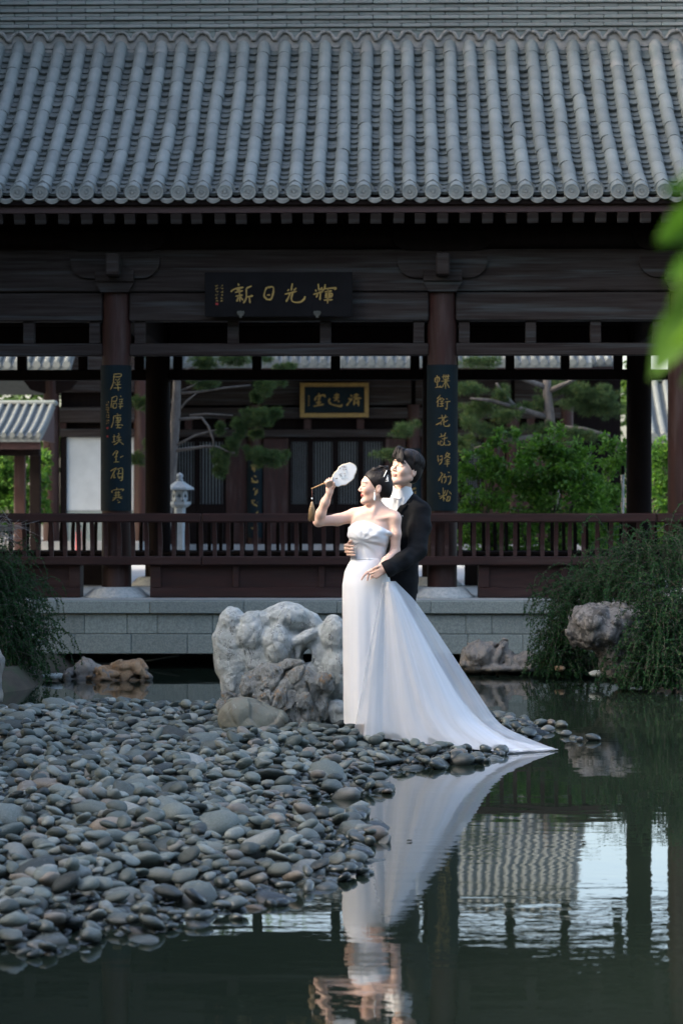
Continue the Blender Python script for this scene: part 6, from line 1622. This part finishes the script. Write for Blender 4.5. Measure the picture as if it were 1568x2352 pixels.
# shirt
Fs = Field(lo_, hi_, .0045)
Fs.cap(c1(1118, 690, .225), c1(1122, 612, .215), .070, .066, .01); Fs.ell(c1(1100, 930, .265), (.150, .110, .20), None, .05); Fs.cap(c1(1270, 860, .25), c1(900, 830, .37), .05, .05, .04)
P = Fs.points(); near = np.abs(Fs.g) < .05; q = P[near]; sx, sy = to_c1(q)
Fs.g[near] = np.maximum(Fs.g[near], ((np.interp(sx, [980, 1020, 1060, 1120, 1215, 1260], [520, 528, 602, 598, 535, 530])-sy)*U1).astype(np.float32))
Fs.g[near] += (.0016*np.sin(sx*.09+sy*.01)*(sy > 700)).astype(np.float32)
fw = ~near; sx2, sy2 = to_c1(P[fw]); Fs.g[fw] = np.maximum(Fs.g[fw], ((525-sy2)*U1).astype(np.float32))
V, Fq = Fs.net(); V = relax(V, Fq, 1, .4); shirt = obj('shirt', npmesh('shirt', V, Fq, True, M['shirt']), None, groom)
mb = MB(); mb.tube([Vector(c1(x, y, d)) for x, y, d in ((992, 640, .158), (1010, 700, .156), (1100, 708, .150), (1180, 672, .165))], .0022, 5); mb.tube([Vector(c1(x, y, d)) for x, y, d in ((998, 690, .156), (985, 760, .152), (975, 850, .148))], .0018, 5); mb.build('placket', M['shirt'], shirt)
for x, y in ((988, 655), (996, 697), (975, 795)):
    mb = MB(); mb.ball(Vector(c1(x, y, .148)), .0062, 8, 6); mb.ball(Vector(c1(x-12, y+3, .150)), .004, 6, 4); mb.build('knot_button', M['shirt'], shirt)
# jacket
Fj = Field(lo_, hi_, .0045)
Fj.ell(c1(1125, 980, .275), (.175, .125, .22), None, .05); Fj.ell(c1(1095, 1310, .275), (.125, .115, .25), None, .06); Fj.ell(c1(1105, 1640, .275), (.105, .125, .22), None, .06); Fj.cap(c1(1140, 1400, .27), c1(1150, 1800, .27), .075, .082, .05)
Fj.cap(c1(1300, 855, .21), c1(850, 830, .38), .068, .07, .05); Fj.cap(c1(1245, 760, .22), c1(1330, 838, .21), .045, .05, .05)
Fj.chain([c1(1322, 860, .20), c1(1328, 1010, .15), c1(1290, 1270, .055)], [.066, .066, .064], .03)
Fj.chain([c1(1285, 1285, .055), c1(1130, 1385, -.06), c1(975, 1465, -.145), c1(942, 1482, -.16)], [.062, .056, .050, .048], .025)
Fj.chain([c1(830, 850, .39), c1(700, 1180, .30), c1(620, 1235, .16)], [.062, .055, .045], .03)
P = Fj.points(); near = np.abs(Fj.g) < .06; Q = P[near]; jx, jy = to_c1(Q); jd = Q[:, 1]-YP
wr = fbm(Q*np.array([9, 9, 14.]), 3, 4)*.004+.0035*np.sin((jx+jy*.8)*.035)*np.exp(-((jx-1240)**2+(jy-1300)**2)/150**2)
Fj.g[near] -= wr.astype(np.float32)
def inpoly(X, Y, pg):
    r_ = np.zeros(X.shape, bool)
    for i in range(len(pg)):
        (xa, ya), (xb, yb) = pg[i-1], pg[i]; r_ ^= ((ya > Y) != (yb > Y)) & (X < (xb-xa)*(Y-ya)/(yb-ya+1e-9)+xa)
    return r_
lap = inpoly(jx, jy, [(1235,560),(1215,620),(1155,700),(1090,800),(1040,890),(1010,960),(1050,950),(1125,865),(1190,772),(1168,752),(1218,742),(1262,640),(1258,580)]) & (jd < .30)
Fj.g[near] -= (.0065*lap).astype(np.float32)
def cut(g, Xp, Yp, D):
    r_ = np.interp(Yp, [500, 560, 620, 700, 800, 880, 960], [1235, 1228, 1212, 1155, 1090, 1045, 1020])       # right edge of the V
    l_ = np.interp(Yp, [500, 600, 700, 900], [1000, 1000, 960, 900])
    v_ = np.minimum(np.minimum(r_-Xp, Xp-l_+60), 960-Yp)*U1; v_ = np.where(D < .29, v_, -1)
    g = np.maximum(g, v_)                                            # open collar
    g = np.maximum(g, (Yp-1735-.12*(Xp-1275))*U1)                    # hem
    ax_, ay_ = 942-1000, 1482-1452; L_ = math.hypot(ax_, ay_); s_ = ((Xp-942)*ax_+(Yp-1482)*ay_)/L_
    g = np.where((D < -.03) & (Xp < 1010), np.maximum(g, (s_-2)*U1), g)   # cuff
    return g.astype(np.float32)
Fj.g[near] = cut(Fj.g[near], jx, jy, jd); fw = ~near; a_, b_ = to_c1(P[fw]); Fj.g[fw] = cut(Fj.g[fw], a_, b_, P[fw][:, 1]-YP)
del P
V, Fq = Fj.net(); V = relax(V, Fq, 1, .4); jac = obj('jacket', npmesh('jacket', V, Fq, True, M['suit']), None, groom)
for x, y in ((1006, 1512), (1022, 1505), (1038, 1499)):
    mb = MB(); mb.ball(Vector(c1(x, y, -.178)), (.0055, .003, .0055), 8, 5); mb.build('cuff_button', M['black_lacquer'], jac)
Ft = Field(lo_, np.array([hi_[0], hi_[1], c1(0, 1600)[2]]), .006)
Ft.ell(c1(1090, 1660, .28), (.12, .10, .12))
for x0, d in ((1035, .34), (1140, .25)): Ft.chain([c1(x0, 1680, d), c1(x0, 2450, d), c1(x0+5, 3130, d)], [.088, .066, .055], .03)
V, Fq = Ft.net(); obj('trousers', npmesh('trousers', V, Fq, True, M['suit']), None, groom)
for x0, d in ((1035, .34), (1140, .25)):
    F_ = Field(c1(x0-200, 3290, d-.25), c1(x0+120, 3090, d+.15), .006); F_.cap(c1(x0+10, 3190, d), c1(x0-75, 3205, d-.12), .042, .036, .02); V, Fq = F_.net(); obj('shoe', npmesh('shoe', V, Fq, True, M['black_lacquer']), None, groom)
# groom hair
Fh = Field(gh.c-.2, gh.c+.2, .0036)
gh.ell(Fh, (-.022, 0, .045), (.098, .082, .088), k=0); gh.ell(Fh, (.03, .0, .085), (.058, .062, .038), k=.02); gh.ell(Fh, (-.045, 0, -.01), (.062, .070, .065), k=.03)
gh.ell(Fh, (.108, 0, -.040), (.080, .13, .098), k=.008, sub=True); gh.ell(Fh, (.022, 0, -.10), (.055, .12, .088), k=.008, sub=True); gh.ell(Fh, (-.04, 0, -.145), (.12, .13, .075), k=.008, sub=True)
V, Fq = Fh.net(); ghair = obj('hair', npmesh('hair', V, Fq, True, M['hair']), None, groom)
def g_g(r):
    a = r.uniform(-3.1, 3.1); c_ = (-.020, 0, .046); rr = np.array([.100, .083, .090])
    end = .25 if abs(a) < 1.0 else (-.05 if abs(a) < 1.9 else -.35); tw = r.uniform(.2, .6)
    return [on_ell(c_, rr*(1+.05*math.sin(u*3)), a+tw*(u-.5), 1.35*(1-u)+(end+r.uniform(-.15, .15))*u) for u in (0, .25, .5, .75, 1.)]
mb = MB(); strands(mb, gh, g_g, 300, 7, .0030, 5, 9)
def g_f(r):                                    # fringe parted on his right, falling across the brow
    s = np.array([.040+r.normal()*.012, -.030+r.normal()*.010, .120]); y1 = r.uniform(-.01, .062); e = np.array([.092-.22*max(0, y1-.03)+r.normal()*.003, y1, .040-.25*max(0, y1)+r.normal()*.006])
    return [s, s+np.array([.030, .012, .010]), (s+e)/2+np.array([.030, .006, .016]), e+np.array([.006, -.004, .020]), e]
strands(mb, gh, g_f, 150, 8, .0027, 5, 10)
def g_f2(r):                                   # short side swept the other way
    s = np.array([.040, -.034, .118])+r.normal(size=3)*.006; e = np.array([.070+r.normal()*.006, -.058+r.normal()*.006, .052+r.normal()*.010]); return [s, s+np.array([.022, -.010, .012]), (s+e)/2+np.array([.018, -.012, .014]), e]
strands(mb, gh, g_f2, 60, 9, .0026, 5, 8)
mb.build('hair_strands', M['hair'], ghair)

# ---- fan with tassel
M['fan_silk'] = pmat('fan_silk', (.80, .81, .80), (.74, .75, .74), 12, .6, .15, 150)
M['fan_rim'] = pmat('fan_rim', (.62, .55, .42), (.5, .43, .32), 20, .4)
M['bamboo'] = pmat('bamboo', (.42, .26, .11), (.3, .17, .07), 14, .4, .2, 40)
M['tassel'] = pmat('tassel_silk', (.34, .22, .11), (.42, .30, .17), 60, .5, .4, 200, (1, 1, .05))
fan = thing('round_fan', tuple(c1(380, 500, -.135)), 'white lobed silk fan with bamboo handle and tan tassel held up by the bride', 'fan')
ol = [(378,500),(383,455),(402,428),(428,405),(448,368),(482,342),(520,333),(560,320),(596,332),(622,350),(634,378),(628,415),(612,448),(604,482),(578,508),(548,528),(520,552),(478,556),(440,572),(412,562),(392,538)]
oc = [catmull([ol[i-1], ol[i], ol[(i+1) % len(ol)]], 4)[4:8] for i in range(len(ol))]; oc = [(q.x, q.y) for s in oc for q in s]
fd = lambda x: -.130-.05*(x-380)/250*-1.0*.35
def fanpt(x, y, o=0.): return Vector(c1(x, y, fd(x)-o))
n = len(oc)
mb = MB(); v = [fanpt(x, y, .005) for x, y in oc]+[fanpt(x, y, -.005) for x, y in oc]; mb.add(v, [tuple(range(n)), tuple(range(2*n-1, n-1, -1))]); mb.build('panel', M['fan_silk'], fan)
mb = MB(); mb.tube([fanpt(*oc[i % n]) for i in range(n+1)], .0045, 7); rim = mb.build('rim', M['fan_rim'], fan)
hs = [Vector(c1(155, 597, -.150)), Vector(c1(250, 555, -.145)), Vector(c1(340, 518, -.137)), fanpt(390, 498), fanpt(430, 482, .004)]
mb = MB(); mb.tube(hs, [.0042, .0045, .0046, .0044, .003], 8); mb.ball(hs[0], .0060, 8, 6); mb.build('handle', M['bamboo'], fan)
r = random.Random(9); M['thread_w'] = pmat('pale_thread', (.74, .80, .82), rough=.5); M['thread_d'] = pmat('brown_thread', (.16, .07, .05), rough=.6)
def petal(x, y, a, L, w, mat, nm):
    pts = [(x+L*u*math.cos(a)-w*s_*math.sin(a)*math.sin(math.pi*u), y+L*u*math.sin(a)+w*s_*math.cos(a)*math.sin(math.pi*u)) for s_, us in ((1, np.linspace(0, 1, 6)), (-1, np.linspace(1, 0, 6)[1:-1])) for u in us]
    mb = MB(); m_ = len(pts); mb.add([fanpt(q[0], q[1], .0075) for q in pts]+[fanpt(q[0], q[1], .005) for q in pts], [tuple(range(m_))]+[(i, (i+1) % m_, m_+(i+1) % m_, m_+i) for i in range(m_)]); mb.build(nm, M[mat], fan)
for k in range(15): petal(455+r.uniform(-20, 70), 455+r.uniform(-35, 25), r.uniform(0, 6.28), r.uniform(22, 38), r.uniform(4, 8), 'thread_w', 'embroidered_petal')
for k in range(16): petal(460+r.uniform(-5, 80), 345+r.uniform(0, 125), r.uniform(0, 6.28), r.uniform(8, 18), r.uniform(2, 4), 'thread_d', 'embroidered_bud')
mb = MB(); mb.tube([Vector(c1(155, 600, -.150)), Vector(c1(156, 655, -.152)), Vector(c1(154, 748, -.150))], .0014, 5); cord = mb.build('cord', M['thread_d'], fan)
mb = MB(); mb.ball(Vector(c1(154, 704, -.150)), .0060, 10, 6); mb.build('bead', M['pearl'], fan)
tas = MB(); top_ = Vector(c1(154, 738, -.150)); r = random.Random(4)
tas.lathe([(.002, 0), (.007, -.003), (.009, -.012), (.0095, -.020)], 0, 0, 12); tas.v = [tuple(Vector(v)+top_) for v in tas.v]
for k in range(70):
    a = r.uniform(0, 6.28); q = math.sqrt(r.random()); p0 = top_+Vector((.008*q*math.cos(a), .008*q*math.sin(a), -.012)); p1 = Vector(c1(146, 945+r.uniform(-14, 10), -.150))+Vector((.022*q*math.cos(a), .018*q*math.sin(a), 0))
    tas.tube([p0, p0.lerp(p1, .35)+Vector((.006*q*math.cos(a), .004*q*math.sin(a), 0)), p1], [.0013, .0015, .0012], 4)
tas.build('tassel', M['tassel'], fan)
